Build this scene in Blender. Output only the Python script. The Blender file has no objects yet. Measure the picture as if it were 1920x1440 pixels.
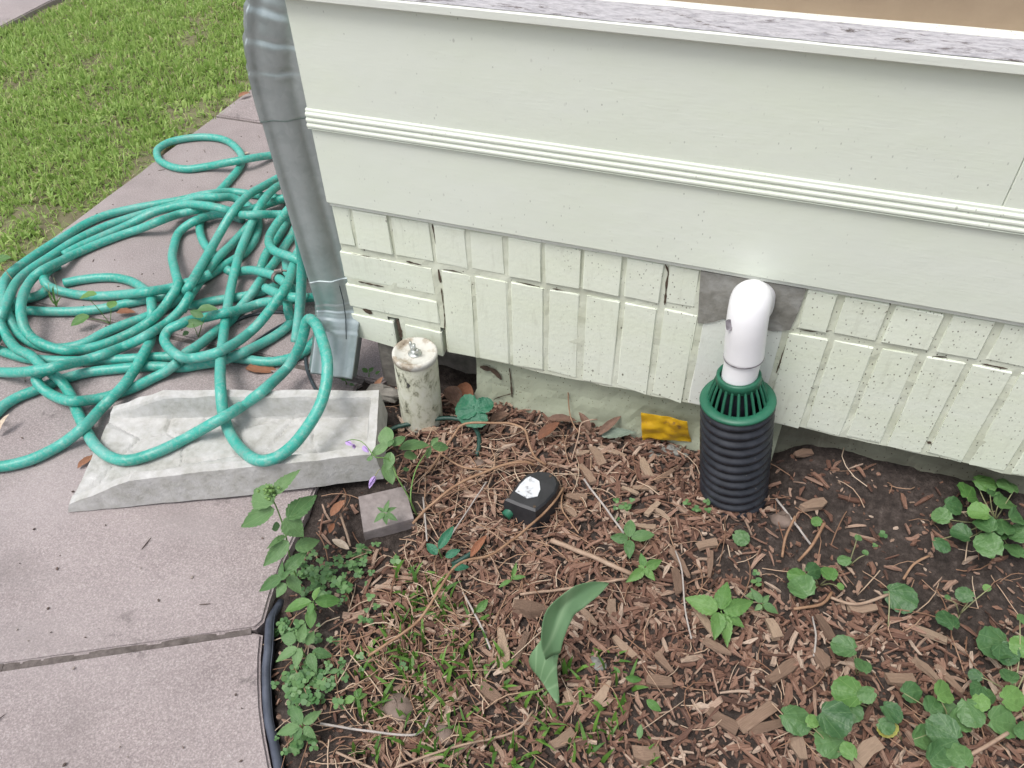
import bpy, math, random
import numpy as np
from mathutils import Vector, Matrix

rnd = random.Random(7)
rng = np.random.default_rng(11)
scene = bpy.context.scene
COL = scene.collection

# ------------------------------------------------------------------ camera
F, PX, PY, CAMZ = 1492.7, 960.0, 720.0, 1.122
RW = np.array([[0.94512124, 0.21123293, -0.24925187],
               [0.32605466, -0.65845729, 0.67832319],
               [-0.02083752, -0.72236739, -0.69119545]])
cd = bpy.data.cameras.new('camera')
cd.sensor_width = 36.0
cd.lens = F / 1920 * 36
cd.clip_start = 0.01
cd.clip_end = 500
cam = bpy.data.objects.new('camera', cd)
COL.objects.link(cam)
m4 = Matrix.Identity(4)
for i in range(3):
    m4[i][0] = RW[i][0]; m4[i][1] = -RW[i][1]; m4[i][2] = -RW[i][2]
m4[2][3] = CAMZ
cam.matrix_world = m4
scene.camera = cam

# ------------------------------------------------------------------ light
w = bpy.data.worlds.new('World'); scene.world = w; w.use_nodes = True
nt = w.node_tree; nt.nodes.clear()
sky = nt.nodes.new('ShaderNodeTexSky'); sky.sky_type = 'NISHITA'; sky.sun_disc = False
SUN_EL, SUN_AZ = 65.0, 214.0          # azimuth: direction the light comes from, degrees from +Y clockwise
sky.sun_elevation = math.radians(SUN_EL); sky.sun_rotation = math.radians(SUN_AZ)
sky.dust_density = 4.0; sky.air_density = 1.0; sky.ozone_density = 1.0
hs = nt.nodes.new('ShaderNodeHueSaturation'); hs.inputs['Saturation'].default_value = 0.42
bg = nt.nodes.new('ShaderNodeBackground'); bg.inputs['Strength'].default_value = 0.15
ow = nt.nodes.new('ShaderNodeOutputWorld')
nt.links.new(sky.outputs[0], hs.inputs['Color']); nt.links.new(hs.outputs[0], bg.inputs['Color'])
nt.links.new(bg.outputs[0], ow.inputs['Surface'])
sd = bpy.data.lights.new('sun', 'SUN'); sd.energy = 1.4; sd.angle = math.radians(24); sd.color = (1.0, 0.985, 0.96)
so = bpy.data.objects.new('sun', sd); COL.objects.link(so)
az, el = math.radians(SUN_AZ), math.radians(SUN_EL)
dirv = Vector((math.sin(az) * math.cos(el), math.cos(az) * math.cos(el), math.sin(el)))
so.rotation_euler = dirv.to_track_quat('Z', 'Y').to_euler(); so.location = dirv * 20
scene.view_settings.view_transform = 'Standard'
scene.view_settings.look = 'None'
scene.view_settings.gamma = 1.0
scene.view_settings.exposure = 0.40
scene.view_settings.use_curve_mapping = False
scene.cycles.max_bounces = 6; scene.cycles.diffuse_bounces = 3; scene.cycles.glossy_bounces = 3; scene.cycles.transmission_bounces = 3

# ------------------------------------------------------------------ pixel helpers: where a point of the photograph stands in the place
def ray(px, py):
    return RW @ np.array([px - PX, py - PY, F])
def G(px, py, z=0.0):
    r = ray(px, py); t = (z - CAMZ) / r[2]
    return np.array([r[0] * t, r[1] * t, z])
def W(px, py, y):
    r = ray(px, py); t = y / r[1]
    return np.array([r[0] * t, y, CAMZ + r[2] * t])

# ------------------------------------------------------------------ materials
MATS = {}
def nodes(name):
    m = bpy.data.materials.new(name); m.use_nodes = True; MATS[name] = m
    t = m.node_tree; b = t.nodes['Principled BSDF']
    return m, t, b
def N(t, typ, **kw):
    n = t.nodes.new(typ)
    for k, v in kw.items():
        if k in n.inputs: n.inputs[k].default_value = v
        else: setattr(n, k, v)
    return n
def ramp(t, src, stops):
    r = t.nodes.new('ShaderNodeValToRGB'); e = r.color_ramp.elements
    while len(e) < len(stops): e.new(0.5)
    for el_, (p, c) in zip(e, stops):
        el_.position = p; el_.color = (*c, 1) if len(c) == 3 else c
    t.links.new(src, r.inputs['Fac']); return r.outputs['Color']
def mix(t, fac, a, b, mode='MIX'):
    n = t.nodes.new('ShaderNodeMix'); n.data_type = 'RGBA'; n.blend_type = mode
    for key, v in ((0, fac), (6, a), (7, b)):
        if hasattr(v, 'links'): t.links.new(v, n.inputs[key])
        else: n.inputs[key].default_value = v if key == 0 else (*v, 1)
    return n.outputs[2]
def coord(t, which='Object', scale=(1, 1, 1)):
    tc = t.nodes.new('ShaderNodeTexCoord'); mp = t.nodes.new('ShaderNodeMapping')
    mp.inputs['Scale'].default_value = scale
    t.links.new(tc.outputs[which], mp.inputs['Vector']); return mp.outputs['Vector']
def noise(t, vec, scale, detail=4, rough=0.6, dist=0.0):
    n = N(t, 'ShaderNodeTexNoise', Scale=scale, Detail=detail, Roughness=rough, Distortion=dist)
    t.links.new(vec, n.inputs['Vector']); return n.outputs['Fac']
def voro(t, vec, scale, feature='F1', out='Distance', rand=1.0):
    n = t.nodes.new('ShaderNodeTexVoronoi'); n.feature = feature; n.inputs['Scale'].default_value = scale
    n.inputs['Randomness'].default_value = rand
    t.links.new(vec, n.inputs['Vector']); return n.outputs[out]
def mth(t, op, a, b=0.0, clamp=False):
    n = t.nodes.new('ShaderNodeMath'); n.operation = op; n.use_clamp = clamp
    for i, v in enumerate((a, b)):
        if hasattr(v, 'links'): t.links.new(v, n.inputs[i])
        else: n.inputs[i].default_value = v
    return n.outputs[0]
def bump(t, b, h, strength=0.4, dist=0.004):
    n = N(t, 'ShaderNodeBump', Strength=strength, Distance=dist)
    t.links.new(h, n.inputs['Height']); t.links.new(n.outputs[0], b.inputs['Normal'])
def setc(t, b, c):
    if hasattr(c, 'links'): t.links.new(c, b.inputs['Base Color'])
    else: b.inputs['Base Color'].default_value = (*c, 1)

def m_concrete():
    m, t, b = nodes('pink_concrete'); v = coord(t, 'Object')
    big = noise(t, v, 5, 5, 0.6); fine = noise(t, v, 330, 3, 0.75); mid = noise(t, v, 60, 4, 0.7)
    c = ramp(t, big, [(0.3, (0.205, 0.170, 0.168)), (0.52, (0.285, 0.240, 0.236)), (0.72, (0.35, 0.30, 0.293))])
    c = mix(t, 0.55, c, ramp(t, fine, [(0.32, (0.13, 0.11, 0.115)), (0.5, (0.29, 0.245, 0.24)), (0.68, (0.56, 0.50, 0.485))]))
    c = mix(t, ramp(t, mid, [(0.62, (0, 0, 0)), (0.74, (0.5, 0.5, 0.5))]), c, (0.16, 0.13, 0.14))
    sp = voro(t, v, 55); c = mix(t, ramp(t, sp, [(0.03, (0.7, 0.7, 0.7)), (0.075, (0, 0, 0))]), c, (0.09, 0.07, 0.07))
    sp2 = voro(t, v, 90); c = mix(t, ramp(t, sp2, [(0.05, (0.6, 0.6, 0.6)), (0.09, (0, 0, 0))]), c, (0.58, 0.55, 0.54))
    st = noise(t, coord(t, 'Object', (1.0, 2.2, 1)), 3.0, 6, 0.65)
    c = mix(t, ramp(t, st, [(0.52, (0, 0, 0)), (0.7, (0.55, 0.55, 0.55))]), c, (0.19, 0.165, 0.16))
    bl = noise(t, v, 1.7, 4, 0.6, 0.4); c = mix(t, ramp(t, bl, [(0.42, (0, 0, 0)), (0.68, (0.45, 0.45, 0.45))]), c, (0.43, 0.385, 0.38))
    cl_ = voro(t, coord(t, 'Object', (1, 1, 1)), 7.5); cm = noise(t, v, 40, 4, 0.7); c = mix(t, mth(t, 'MULTIPLY', ramp(t, cl_, [(0.05, (0.8,) * 3), (0.22, (0, 0, 0))]), ramp(t, cm, [(0.5, (0, 0, 0)), (0.62, (1, 1, 1))])), c, (0.10, 0.085, 0.085))
    setc(t, b, c); b.inputs['Roughness'].default_value = 0.9
    bump(t, b, mth(t, 'ADD', fine, mth(t, 'MULTIPLY', mid, 0.7)), 0.55, 0.0022)
def m_paint(name, base, algae, dirt, algae_amt=0.5, speck=0.8, horiz=False, gloss=0.5):
    m, t, b = nodes(name); v = coord(t, 'Object')
    n1 = noise(t, coord(t, 'Object', (0.5, 1, 1.6)), 6, 5, 0.65)
    c = mix(t, ramp(t, n1, [(0.38, (0, 0, 0)), (0.72, (algae_amt,) * 3)]), base, algae)
    n2 = noise(t, v, 160, 4, 0.7)
    c = mix(t, ramp(t, n2, [(0.66, (0, 0, 0)), (0.8, (0.35 * speck,) * 3)]), c, dirt)
    sp = voro(t, coord(t, 'Object', (1, 1, 0.6)), 34); c = mix(t, mth(t, 'MULTIPLY', ramp(t, sp, [(0.035, (speck,) * 3), (0.07, (0, 0, 0))]), ramp(t, noise(t, v, 3.1, 2), [(0.45, (0, 0, 0)), (0.6, (1, 1, 1))])), c, dirt)
    sp3 = voro(t, coord(t, 'Object', (1, 1, 0.8)), 75); spm = noise(t, v, 9, 3)
    fac = mth(t, 'MULTIPLY', ramp(t, sp3, [(0.06, (speck,) * 3), (0.1, (0, 0, 0))]), ramp(t, spm, [(0.5, (0, 0, 0)), (0.62, (1, 1, 1))]))
    c = mix(t, fac, c, dirt)
    if not horiz:
        xx = t.nodes.new('ShaderNodeSeparateXYZ'); t.links.new(v, xx.inputs[0])
        sp4 = voro(t, coord(t, 'Object', (1, 1, 0.7)), 150); km = mth(t, 'ADD', noise(t, v, 5, 4, 0.6), mth(t, 'MULTIPLY', xx.outputs[0], 0.22))
        c = mix(t, mth(t, 'MULTIPLY', ramp(t, sp4, [(0.10, (speck,) * 3), (0.2, (0, 0, 0))]), ramp(t, km, [(0.54, (0, 0, 0)), (0.70, (1, 1, 1))])), c, dirt)
        st_ = noise(t, coord(t, 'Object', (3.0, 1, 0.5)), 18, 5, 0.7); c = mix(t, ramp(t, st_, [(0.55, (0, 0, 0)), (0.78, (0.35,) * 3)]), c, (0.36, 0.36, 0.27))
    else:
        sp4 = voro(t, coord(t, 'Object', (1, 1, 0.5)), 110); km = noise(t, v, 6, 4, 0.6)
        c = mix(t, mth(t, 'MULTIPLY', ramp(t, sp4, [(0.07, (speck,) * 3), (0.13, (0, 0, 0))]), ramp(t, km, [(0.5, (0, 0, 0)), (0.62, (1, 1, 1))])), c, dirt)
        sm = noise(t, v, 2.2, 4, 0.6, 0.5); c = mix(t, ramp(t, sm, [(0.4, (0, 0, 0)), (0.7, (0.5,) * 3)]), c, (0.675, 0.71, 0.645))
    setc(t, b, c); b.inputs['Roughness'].default_value = gloss
    g = noise(t, coord(t, 'Object', (0.25, 1, 3.0) if horiz else (1, 1, 1)), 120, 4, 0.6)
    bump(t, b, mth(t, 'ADD', mth(t, 'MULTIPLY', g, 0.35 if horiz else 1.0), mth(t, 'MULTIPLY', noise(t, v, 28, 3), 1.2)), 0.22, 0.003)
def m_noise(name, stops, scale, rough=0.7, bs=0.3, bd=0.003, detail=5, metallic=0.0, sc=(1, 1, 1), spec=0.5, rnd_obj=0.0, island=0.0, dark=(0.05, 0.03, 0.02)):
    m, t, b = nodes(name); v = coord(t, 'Object', sc); n = noise(t, v, scale, detail, 0.65)
    if island:
        g = t.nodes.new('ShaderNodeNewGeometry')
        n = mth(t, 'ADD', mth(t, 'MULTIPLY', n, 1 - island), mth(t, 'MULTIPLY', g.outputs['Random Per Island'], island))
    if rnd_obj:
        oi = t.nodes.new('ShaderNodeObjectInfo')
        n = mth(t, 'ADD', mth(t, 'MULTIPLY', n, 1 - rnd_obj), mth(t, 'MULTIPLY', oi.outputs['Random'], rnd_obj))
    setc(t, b, ramp(t, n, stops)); b.inputs['Roughness'].default_value = rough
    b.inputs['Metallic'].default_value = metallic; b.inputs['Specular IOR Level'].default_value = spec
    if bs: bump(t, b, noise(t, v, scale * 3, 4), bs, bd)
    return m, t, b
def m_leaf(name, a, bcol, rough=0.5, trans=0.3, island=False, dry=None):
    m, t, b = nodes(name); v = coord(t, 'Object')
    if island: rv = t.nodes.new('ShaderNodeNewGeometry').outputs['Random Per Island']
    else: rv = t.nodes.new('ShaderNodeObjectInfo').outputs['Random']
    n = noise(t, v, 3.0 if not island else 25.0, 4)
    c = ramp(t, mth(t, 'ADD', mth(t, 'MULTIPLY', n, 0.45), mth(t, 'MULTIPLY', rv, 0.55)), [(0.2, a), (0.75, bcol)] + ([(0.765, dry), (0.9, dry)] if dry else []))
    if not island:
        sp_ = t.nodes.new('ShaderNodeSeparateXYZ'); t.links.new(v, sp_.inputs[0]); an = mth(t, 'ARCTAN2', sp_.outputs[1], mth(t, 'ADD', sp_.outputs[0], 0.03))
        fr = mth(t, 'ABSOLUTE', mth(t, 'SUBTRACT', mth(t, 'FRACT', mth(t, 'ADD', mth(t, 'MULTIPLY', an, 2.2), 0.5)), 0.5))
        vein = ramp(t, mth(t, 'MULTIPLY', fr, mth(t, 'ADD', mth(t, 'ABSOLUTE', sp_.outputs[0]), 0.15)), [(0.0, (0.38,) * 3), (0.028, (0, 0, 0))])
        c = mix(t, vein, c, (min(1, bcol[0] * 1.7 + 0.06), min(1, bcol[1] * 1.5 + 0.05), min(1, bcol[2] * 1.7 + 0.04)))
        bl_ = noise(t, v, 7.0, 4, 0.7); c = mix(t, ramp(t, bl_, [(0.60, (0, 0, 0)), (0.74, (0.35,) * 3)]), c, (a[0] * 1.6 + 0.03, a[1] * 0.9 + 0.03, a[2] * 0.7))
    setc(t, b, c); b.inputs['Roughness'].default_value = rough
    tr = t.nodes.new('ShaderNodeBsdfTranslucent'); t.links.new(c, tr.inputs['Color'])
    ms = t.nodes.new('ShaderNodeMixShader'); ms.inputs[0].default_value = trans
    out = t.nodes['Material Output']
    t.links.new(b.outputs[0], ms.inputs[1]); t.links.new(tr.outputs[0], ms.inputs[2]); t.links.new(ms.outputs[0], out.inputs['Surface'])
    if not island:
        wv = t.nodes.new('ShaderNodeTexWave'); wv.bands_direction = 'DIAGONAL'; wv.inputs['Scale'].default_value = 3.2; wv.inputs['Distortion'].default_value = 1.5
        t.links.new(v, wv.inputs['Vector']); bump(t, b, mth(t, 'ADD', mth(t, 'MULTIPLY', wv.outputs['Fac'], 0.0), n), 0.25, 0.02)

m_concrete()
m_paint('wall_paint', (0.715, 0.755, 0.665), (0.665, 0.73, 0.56), (0.16, 0.16, 0.13), 0.45, 0.55, True, 0.45)
m_paint('brick_paint', (0.745, 0.785, 0.675), (0.70, 0.755, 0.57), (0.10, 0.09, 0.06), 0.55, 0.9, False, 0.5)
m_paint('joint_paint', (0.66, 0.69, 0.58), (0.50, 0.525, 0.39), (0.07, 0.06, 0.04), 0.95, 1.0, False, 0.7)
m_paint('shaded_stained_foundation', (0.24, 0.25, 0.185), (0.10, 0.09, 0.065), (0.05, 0.04, 0.03), 0.95, 1.0, False, 0.85)  # soil stain plus the brick overhang's shade, painted into the darker colours
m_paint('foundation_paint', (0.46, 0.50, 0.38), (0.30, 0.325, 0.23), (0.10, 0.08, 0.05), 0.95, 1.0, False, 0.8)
m_paint('sill_paint', (0.71, 0.735, 0.67), (0.645, 0.69, 0.57), (0.2, 0.18, 0.16), 0.3, 0.5, True, 0.5)
m_paint('smooth_paint', (0.75, 0.78, 0.725), (0.69, 0.73, 0.61), (0.16, 0.14, 0.1), 0.35, 0.6, False, 0.4)
def m_silltop():
    m, t, b = nodes('dirty_sill'); v = coord(t, 'Object', (0.35, 1, 1))
    n = noise(t, v, 60, 6, 0.75, 0.6)
    n2 = noise(t, coord(t, 'Object', (0.3, 1, 1)), 170, 4, 0.75)
    c = ramp(t, n2, [(0.35, (0.30, 0.30, 0.33)), (0.6, (0.50, 0.50, 0.53))])
    c = mix(t, ramp(t, n, [(0.55, (0, 0, 0)), (0.64, (0.95, 0.95, 0.95))]), c, (0.075, 0.06, 0.055))
    setc(t, b, c); b.inputs['Roughness'].default_value = 0.85; bump(t, b, n, 0.5, 0.003)
m_silltop()
m_noise('tan_paint', [(0.3, (0.30, 0.22, 0.145)), (0.7, (0.36, 0.27, 0.18))], 14, 0.6, 0.2)
m_noise('cement', [(0.25, (0.13, 0.125, 0.105)), (0.5, (0.235, 0.23, 0.205)), (0.75, (0.36, 0.36, 0.34))], 22, 0.9, 0.5, 0.004)
m_noise('dark_concrete', [(0.3, (0.13, 0.12, 0.105)), (0.7, (0.30, 0.28, 0.25))], 25, 0.9, 0.5, 0.004)
m_noise('crack_dark', [(0.3, (0.035, 0.025, 0.018)), (0.7, (0.11, 0.075, 0.05))], 90, 0.95, 0.3)
def m_galv():
    m, t, b = nodes('galvanised_steel'); v = coord(t, 'Object')
    vr = voro(t, v, 95, 'F1', 'Color'); sx = t.nodes.new('ShaderNodeSeparateColor'); t.links.new(vr, sx.inputs[0])
    n = noise(t, v, 14, 5)
    c = mix(t, 0.14, ramp(t, n, [(0.3, (0.37, 0.43, 0.425)), (0.7, (0.50, 0.565, 0.56))]), ramp(t, sx.outputs[0], [(0.1, (0.26, 0.31, 0.32)), (0.9, (0.52, 0.57, 0.57))]))
    st = noise(t, coord(t, 'Object', (1, 1, 0.4)), 55, 5, 0.7)
    c = mix(t, ramp(t, st, [(0.60, (0, 0, 0)), (0.76, (0.3, 0.3, 0.3))]), c, (0.42, 0.43, 0.40))
    setc(t, b, c); b.inputs['Metallic'].default_value = 0.75
    t.links.new(ramp(t, n, [(0.3, (0.30,) * 3), (0.7, (0.44,) * 3)]), b.inputs['Roughness']); bump(t, b, st, 0.04, 0.002)
m_galv()
def m_hose():
    m, t, b = nodes('green_vinyl'); v = coord(t, 'Object')
    n = noise(t, v, 9, 5, 0.65); n2 = noise(t, v, 130, 4, 0.7)
    c = ramp(t, n, [(0.3, (0.022, 0.29, 0.22)), (0.5, (0.042, 0.37, 0.30)), (0.72, (0.12, 0.40, 0.345))])
    c = mix(t, ramp(t, n2, [(0.46, (0, 0, 0)), (0.72, (0.6, 0.6, 0.6))]), c, (0.32, 0.44, 0.395))
    d3 = noise(t, v, 26, 5, 0.7); c = mix(t, ramp(t, d3, [(0.56, (0, 0, 0)), (0.70, (0.4, 0.4, 0.4))]), c, (0.20, 0.235, 0.20))
    g = t.nodes.new('ShaderNodeNewGeometry'); sx = t.nodes.new('ShaderNodeSeparateXYZ')
    setc(t, b, c); b.inputs['Roughness'].default_value = 0.42
    bump(t, b, n2, 0.15, 0.001)
m_hose()
m_noise('splash_concrete', [(0.25, (0.30, 0.295, 0.265)), (0.45, (0.43, 0.425, 0.40)), (0.55, (0.47, 0.465, 0.45)), (0.75, (0.57, 0.565, 0.55))], 40, 0.9, 0.5, 0.003, 7)
m_noise('paver', [(0.3, (0.20, 0.17, 0.165)), (0.7, (0.32, 0.28, 0.27))], 60, 0.9, 0.4, 0.002)
m_noise('pvc', [(0.3, (0.80, 0.795, 0.81)), (0.8, (0.86, 0.86, 0.87))], 10, 0.32, 0.05)
m_noise('pvc_mark', [(0.3, (0.1, 0.09, 0.1)), (0.7, (0.3, 0.28, 0.3))], 80, 0.6, 0)
m_noise('green_plastic', [(0.3, (0.012, 0.10, 0.055)), (0.8, (0.03, 0.165, 0.10))], 20, 0.45, 0.1)
def m_black():
    m, t, b = nodes('black_plastic'); v = coord(t, 'Object'); n = noise(t, v, 40, 5, 0.7)
    c = ramp(t, n, [(0.4, (0.012, 0.014, 0.020)), (0.75, (0.035, 0.038, 0.048))])
    sp = voro(t, v, 60); c = mix(t, ramp(t, sp, [(0.05, (0.5, 0.5, 0.5)), (0.09, (0, 0, 0))]), c, (0.2, 0.18, 0.15))
    setc(t, b, c); b.inputs['Roughness'].default_value = 0.38; bump(t, b, n, 0.08, 0.002)
m_black()
m_noise('edging_plastic', [(0.3, (0.035, 0.042, 0.06)), (0.7, (0.085, 0.098, 0.13))], 30, 0.35, 0.1)
m_noise('fixture_black', [(0.3, (0.012, 0.013, 0.015)), (0.7, (0.03, 0.03, 0.034))], 30, 0.5, 0.1)
m_noise('white_metal', [(0.35, (0.12, 0.11, 0.11)), (0.45, (0.55, 0.57, 0.60)), (0.7, (0.70, 0.72, 0.74))], 55, 0.45, 0.1)
m_noise('green_cable', [(0.3, (0.012, 0.045, 0.035)), (0.7, (0.03, 0.085, 0.065))], 40, 0.45, 0)
m_noise('dark_cable', [(0.3, (0.02, 0.03, 0.035)), (0.7, (0.05, 0.065, 0.075))], 40, 0.45, 0)
def m_peel():
    m, t, b = nodes('peeling_paint'); v = coord(t, 'Object', (1, 1, 0.55)); n = noise(t, v, 70, 6, 0.7, 0.5); n3 = noise(t, coord(t), 9, 3)
    z = t.nodes.new('ShaderNodeSeparateXYZ'); t.links.new(coord(t, 'Object'), z.inputs[0])
    k = mth(t, 'ADD', n, mth(t, 'MULTIPLY', n3, 0.25))
    c = ramp(t, k, [(0.44, (0.06, 0.06, 0.055)), (0.50, (0.40, 0.40, 0.29)), (0.60, (0.60, 0.60, 0.48)), (0.75, (0.66, 0.66, 0.57))])
    setc(t, b, c); b.inputs['Roughness'].default_value = 0.8; bump(t, b, ramp(t, k, [(0.44, (0, 0, 0)), (0.54, (1, 1, 1))]), 0.7, 0.003)
m_peel()
m_noise('cap_paint', [(0.34, (0.12, 0.08, 0.05)), (0.43, (0.36, 0.31, 0.24)), (0.50, (0.55, 0.54, 0.49)), (0.65, (0.60, 0.60, 0.56))], 16, 0.7, 0.3, 0.002)
m_noise('zinc', [(0.3, (0.36, 0.38, 0.36)), (0.7, (0.58, 0.6, 0.56))], 60, 0.4, 0.1, metallic=0.7)
m_noise('dirty_metal', [(0.3, (0.10, 0.075, 0.065)), (0.7, (0.30, 0.25, 0.23))], 120, 0.6, 0.2, metallic=0.4)
m_noise('yellow_film', [(0.32, (0.16, 0.09, 0.05)), (0.42, (0.52, 0.30, 0.012)), (0.7, (0.66, 0.42, 0.02))], 26, 0.4, 0.25, 0.002)
m_noise('soil', [(0.28, (0.016, 0.011, 0.009)), (0.5, (0.042, 0.031, 0.026)), (0.64, (0.075, 0.058, 0.050)), (0.76, (0.17, 0.14, 0.12))], 75, 0.95, 0.9, 0.006, 8)
m_noise('grit', [(0.1, (0.04, 0.03, 0.028)), (0.6, (0.14, 0.10, 0.085)), (0.9, (0.34, 0.30, 0.27))], 60, 0.9, 0, island=0.8)
m_noise('joint_grit', [(0.3, (0.07, 0.058, 0.052)), (0.7, (0.17, 0.145, 0.135))], 90, 0.95, 0.5)
m_noise('lawn_soil', [(0.25, (0.10, 0.08, 0.05)), (0.5, (0.155, 0.14, 0.08)), (0.75, (0.19, 0.21, 0.09))], 12, 0.95, 0.7, 0.006, 8)
def m_bark():
    m, t, b = nodes('bark'); at = t.nodes.new('ShaderNodeAttribute'); at.attribute_name = 'grain'
    mp = t.nodes.new('ShaderNodeMapping'); mp.inputs['Scale'].default_value = (70, 900, 900); t.links.new(at.outputs['Vector'], mp.inputs['Vector'])
    gr_ = noise(t, mp.outputs['Vector'], 1.0, 3, 0.7); g = t.nodes.new('ShaderNodeNewGeometry'); rv = g.outputs['Random Per Island']
    c = ramp(t, rv, [(0.0, (0.060, 0.031, 0.022)), (0.25, (0.150, 0.073, 0.049)), (0.5, (0.220, 0.118, 0.080)), (0.72, (0.285, 0.170, 0.122)), (0.88, (0.36, 0.25, 0.185)), (1.0, (0.48, 0.37, 0.29))])
    c = mix(t, ramp(t, gr_, [(0.34, (0.6,) * 3), (0.52, (0, 0, 0))]), c, (0.055, 0.032, 0.024)); c = mix(t, ramp(t, gr_, [(0.58, (0, 0, 0)), (0.75, (0.45,) * 3)]), c, (0.48, 0.39, 0.32))
    setc(t, b, c); b.inputs['Roughness'].default_value = 0.85; bump(t, b, gr_, 0.8, 0.0015)
m_bark()
m_noise('wood', [(0.2, (0.12, 0.075, 0.052)), (0.45, (0.23, 0.150, 0.105)), (0.8, (0.38, 0.28, 0.20))], 1.0, 0.85, 0.9, 0.0015, 4, rnd_obj=0.5, sc=(60, 750, 750))
m_noise('straw', [(0.15, (0.19, 0.095, 0.055)), (0.5, (0.36, 0.225, 0.145)), (0.9, (0.55, 0.44, 0.33))], 20, 0.75, 0, island=0.7)
m_noise('dry_stem', [(0.3, (0.20, 0.105, 0.055)), (0.7, (0.38, 0.24, 0.15))], 30, 0.7, 0.2)
m_noise('pale_stick', [(0.3, (0.25, 0.16, 0.11)), (0.7, (0.42, 0.31, 0.23))], 30, 0.75, 0.3)
m_noise('grey_stick', [(0.3, (0.27, 0.24, 0.22)), (0.7, (0.44, 0.40, 0.37))], 30, 0.75, 0.3)
m_noise('dead_leaf', [(0.2, (0.13, 0.055, 0.03)), (0.5, (0.25, 0.10, 0.05)), (0.8, (0.33, 0.17, 0.10))], 6, 0.7, 0.3, 0.02, rnd_obj=0.5)
m_noise('pale_leaf', [(0.3, (0.42, 0.33, 0.23)), (0.7, (0.62, 0.52, 0.42))], 6, 0.7, 0.2, 0.02)
m_noise('brown_leaf', [(0.3, (0.12, 0.07, 0.05)), (0.7, (0.22, 0.13, 0.09))], 6, 0.75, 0.3, 0.02)
m_noise('grey_leaf', [(0.3, (0.13, 0.17, 0.13)), (0.7, (0.24, 0.29, 0.23))], 6, 0.7, 0.3, 0.02)
m_noise('rubble', [(0.3, (0.10, 0.10, 0.09)), (0.7, (0.30, 0.30, 0.275))], 40, 0.9, 0.6, 0.004)
m_noise('stone', [(0.3, (0.13, 0.095, 0.075)), (0.7, (0.24, 0.18, 0.15))], 25, 0.85, 0.4, 0.003)
m_noise('purple', [(0.3, (0.42, 0.27, 0.58)), (0.7, (0.55, 0.42, 0.70))], 20, 0.5, 0)
m_noise('brown_ground', [(0.3, (0.06, 0.04, 0.03)), (0.7, (0.14, 0.10, 0.075))], 3, 0.95, 0.5, 0.01)
m_leaf('weed_leaf', (0.085, 0.19, 0.065), (0.17, 0.30, 0.12))
m_leaf('bright_leaf', (0.085, 0.21, 0.05), (0.16, 0.31, 0.085))
m_leaf('yellow_leaf', (0.30, 0.32, 0.05), (0.45, 0.42, 0.10))
m_leaf('violet_leaf', (0.042, 0.115, 0.040), (0.105, 0.215, 0.072), 0.45, 0.2)
m_leaf('blue_leaf', (0.02, 0.13, 0.07), (0.03, 0.17, 0.09), 0.5, 0.15)
m_leaf('tulip_leaf', (0.17, 0.31, 0.155), (0.24, 0.40, 0.21), 0.42, 0.4)
m_leaf('grass_blade', (0.22, 0.37, 0.075), (0.48, 0.62, 0.20), 0.5, 0.45, True, (0.55, 0.48, 0.30))
m_leaf('bed_grass', (0.06, 0.15, 0.025), (0.15, 0.30, 0.05), 0.5, 0.3, True)
m_leaf('clover_leaf', (0.06, 0.16, 0.05), (0.15, 0.28, 0.10), 0.5, 0.25, True)
m_noise('green_stem', [(0.3, (0.10, 0.22, 0.05)), (0.7, (0.20, 0.32, 0.10))], 20, 0.6, 0)
m_noise('pale_petiole', [(0.3, (0.20, 0.22, 0.10)), (0.7, (0.32, 0.30, 0.17))], 20, 0.6, 0)

# ------------------------------------------------------------------ object helpers
def mesh(name, verts, faces, smooth=False):
    me = bpy.data.meshes.new(name)
    me.from_pydata([tuple(map(float, v)) for v in verts], [], [tuple(f) for f in faces]); me.update()
    if smooth: me.polygons.foreach_set('use_smooth', [True] * len(me.polygons))
    return me
def loc_of(o):
    p = Vector((0, 0, 0))
    while o is not None: p += o.location; o = o.parent
    return p
def obj(name, vf, mat, parent=None, smooth=False, origin=None):
    """mesh object from world-space (verts, faces); origin is moved to the parent's base or to the given point"""
    v, f = vf; v = np.asarray(v, float)
    base = np.array(loc_of(parent)) if parent is not None else (np.zeros(3) if origin is None else np.asarray(origin, float))
    o = bpy.data.objects.new(name, mesh(name, v - base, f, smooth))
    if parent is not None: o.parent = parent
    else: o.location = base
    o.data.materials.append(MATS[mat]); COL.objects.link(o); return o
def thing(name, label, cat, loc=(0, 0, 0), group=None):
    o = bpy.data.objects.new(name, None); o.location = tuple(map(float, loc)); o.empty_display_size = 0.02
    COL.objects.link(o); return tag(o, label, cat, group)
def tag(o, label=None, cat=None, group=None, kind=None):
    for k, v in (('label', label), ('category', cat), ('group', group), ('kind', kind)):
        if v: o[k] = v
    return o
def join(parts):
    V, Fc, n = [], [], 0
    for v, f in parts:
        V.extend([tuple(map(float, p)) for p in v]); Fc.extend([tuple(i + n for i in q) for q in f]); n += len(v)
    return V, Fc
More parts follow.
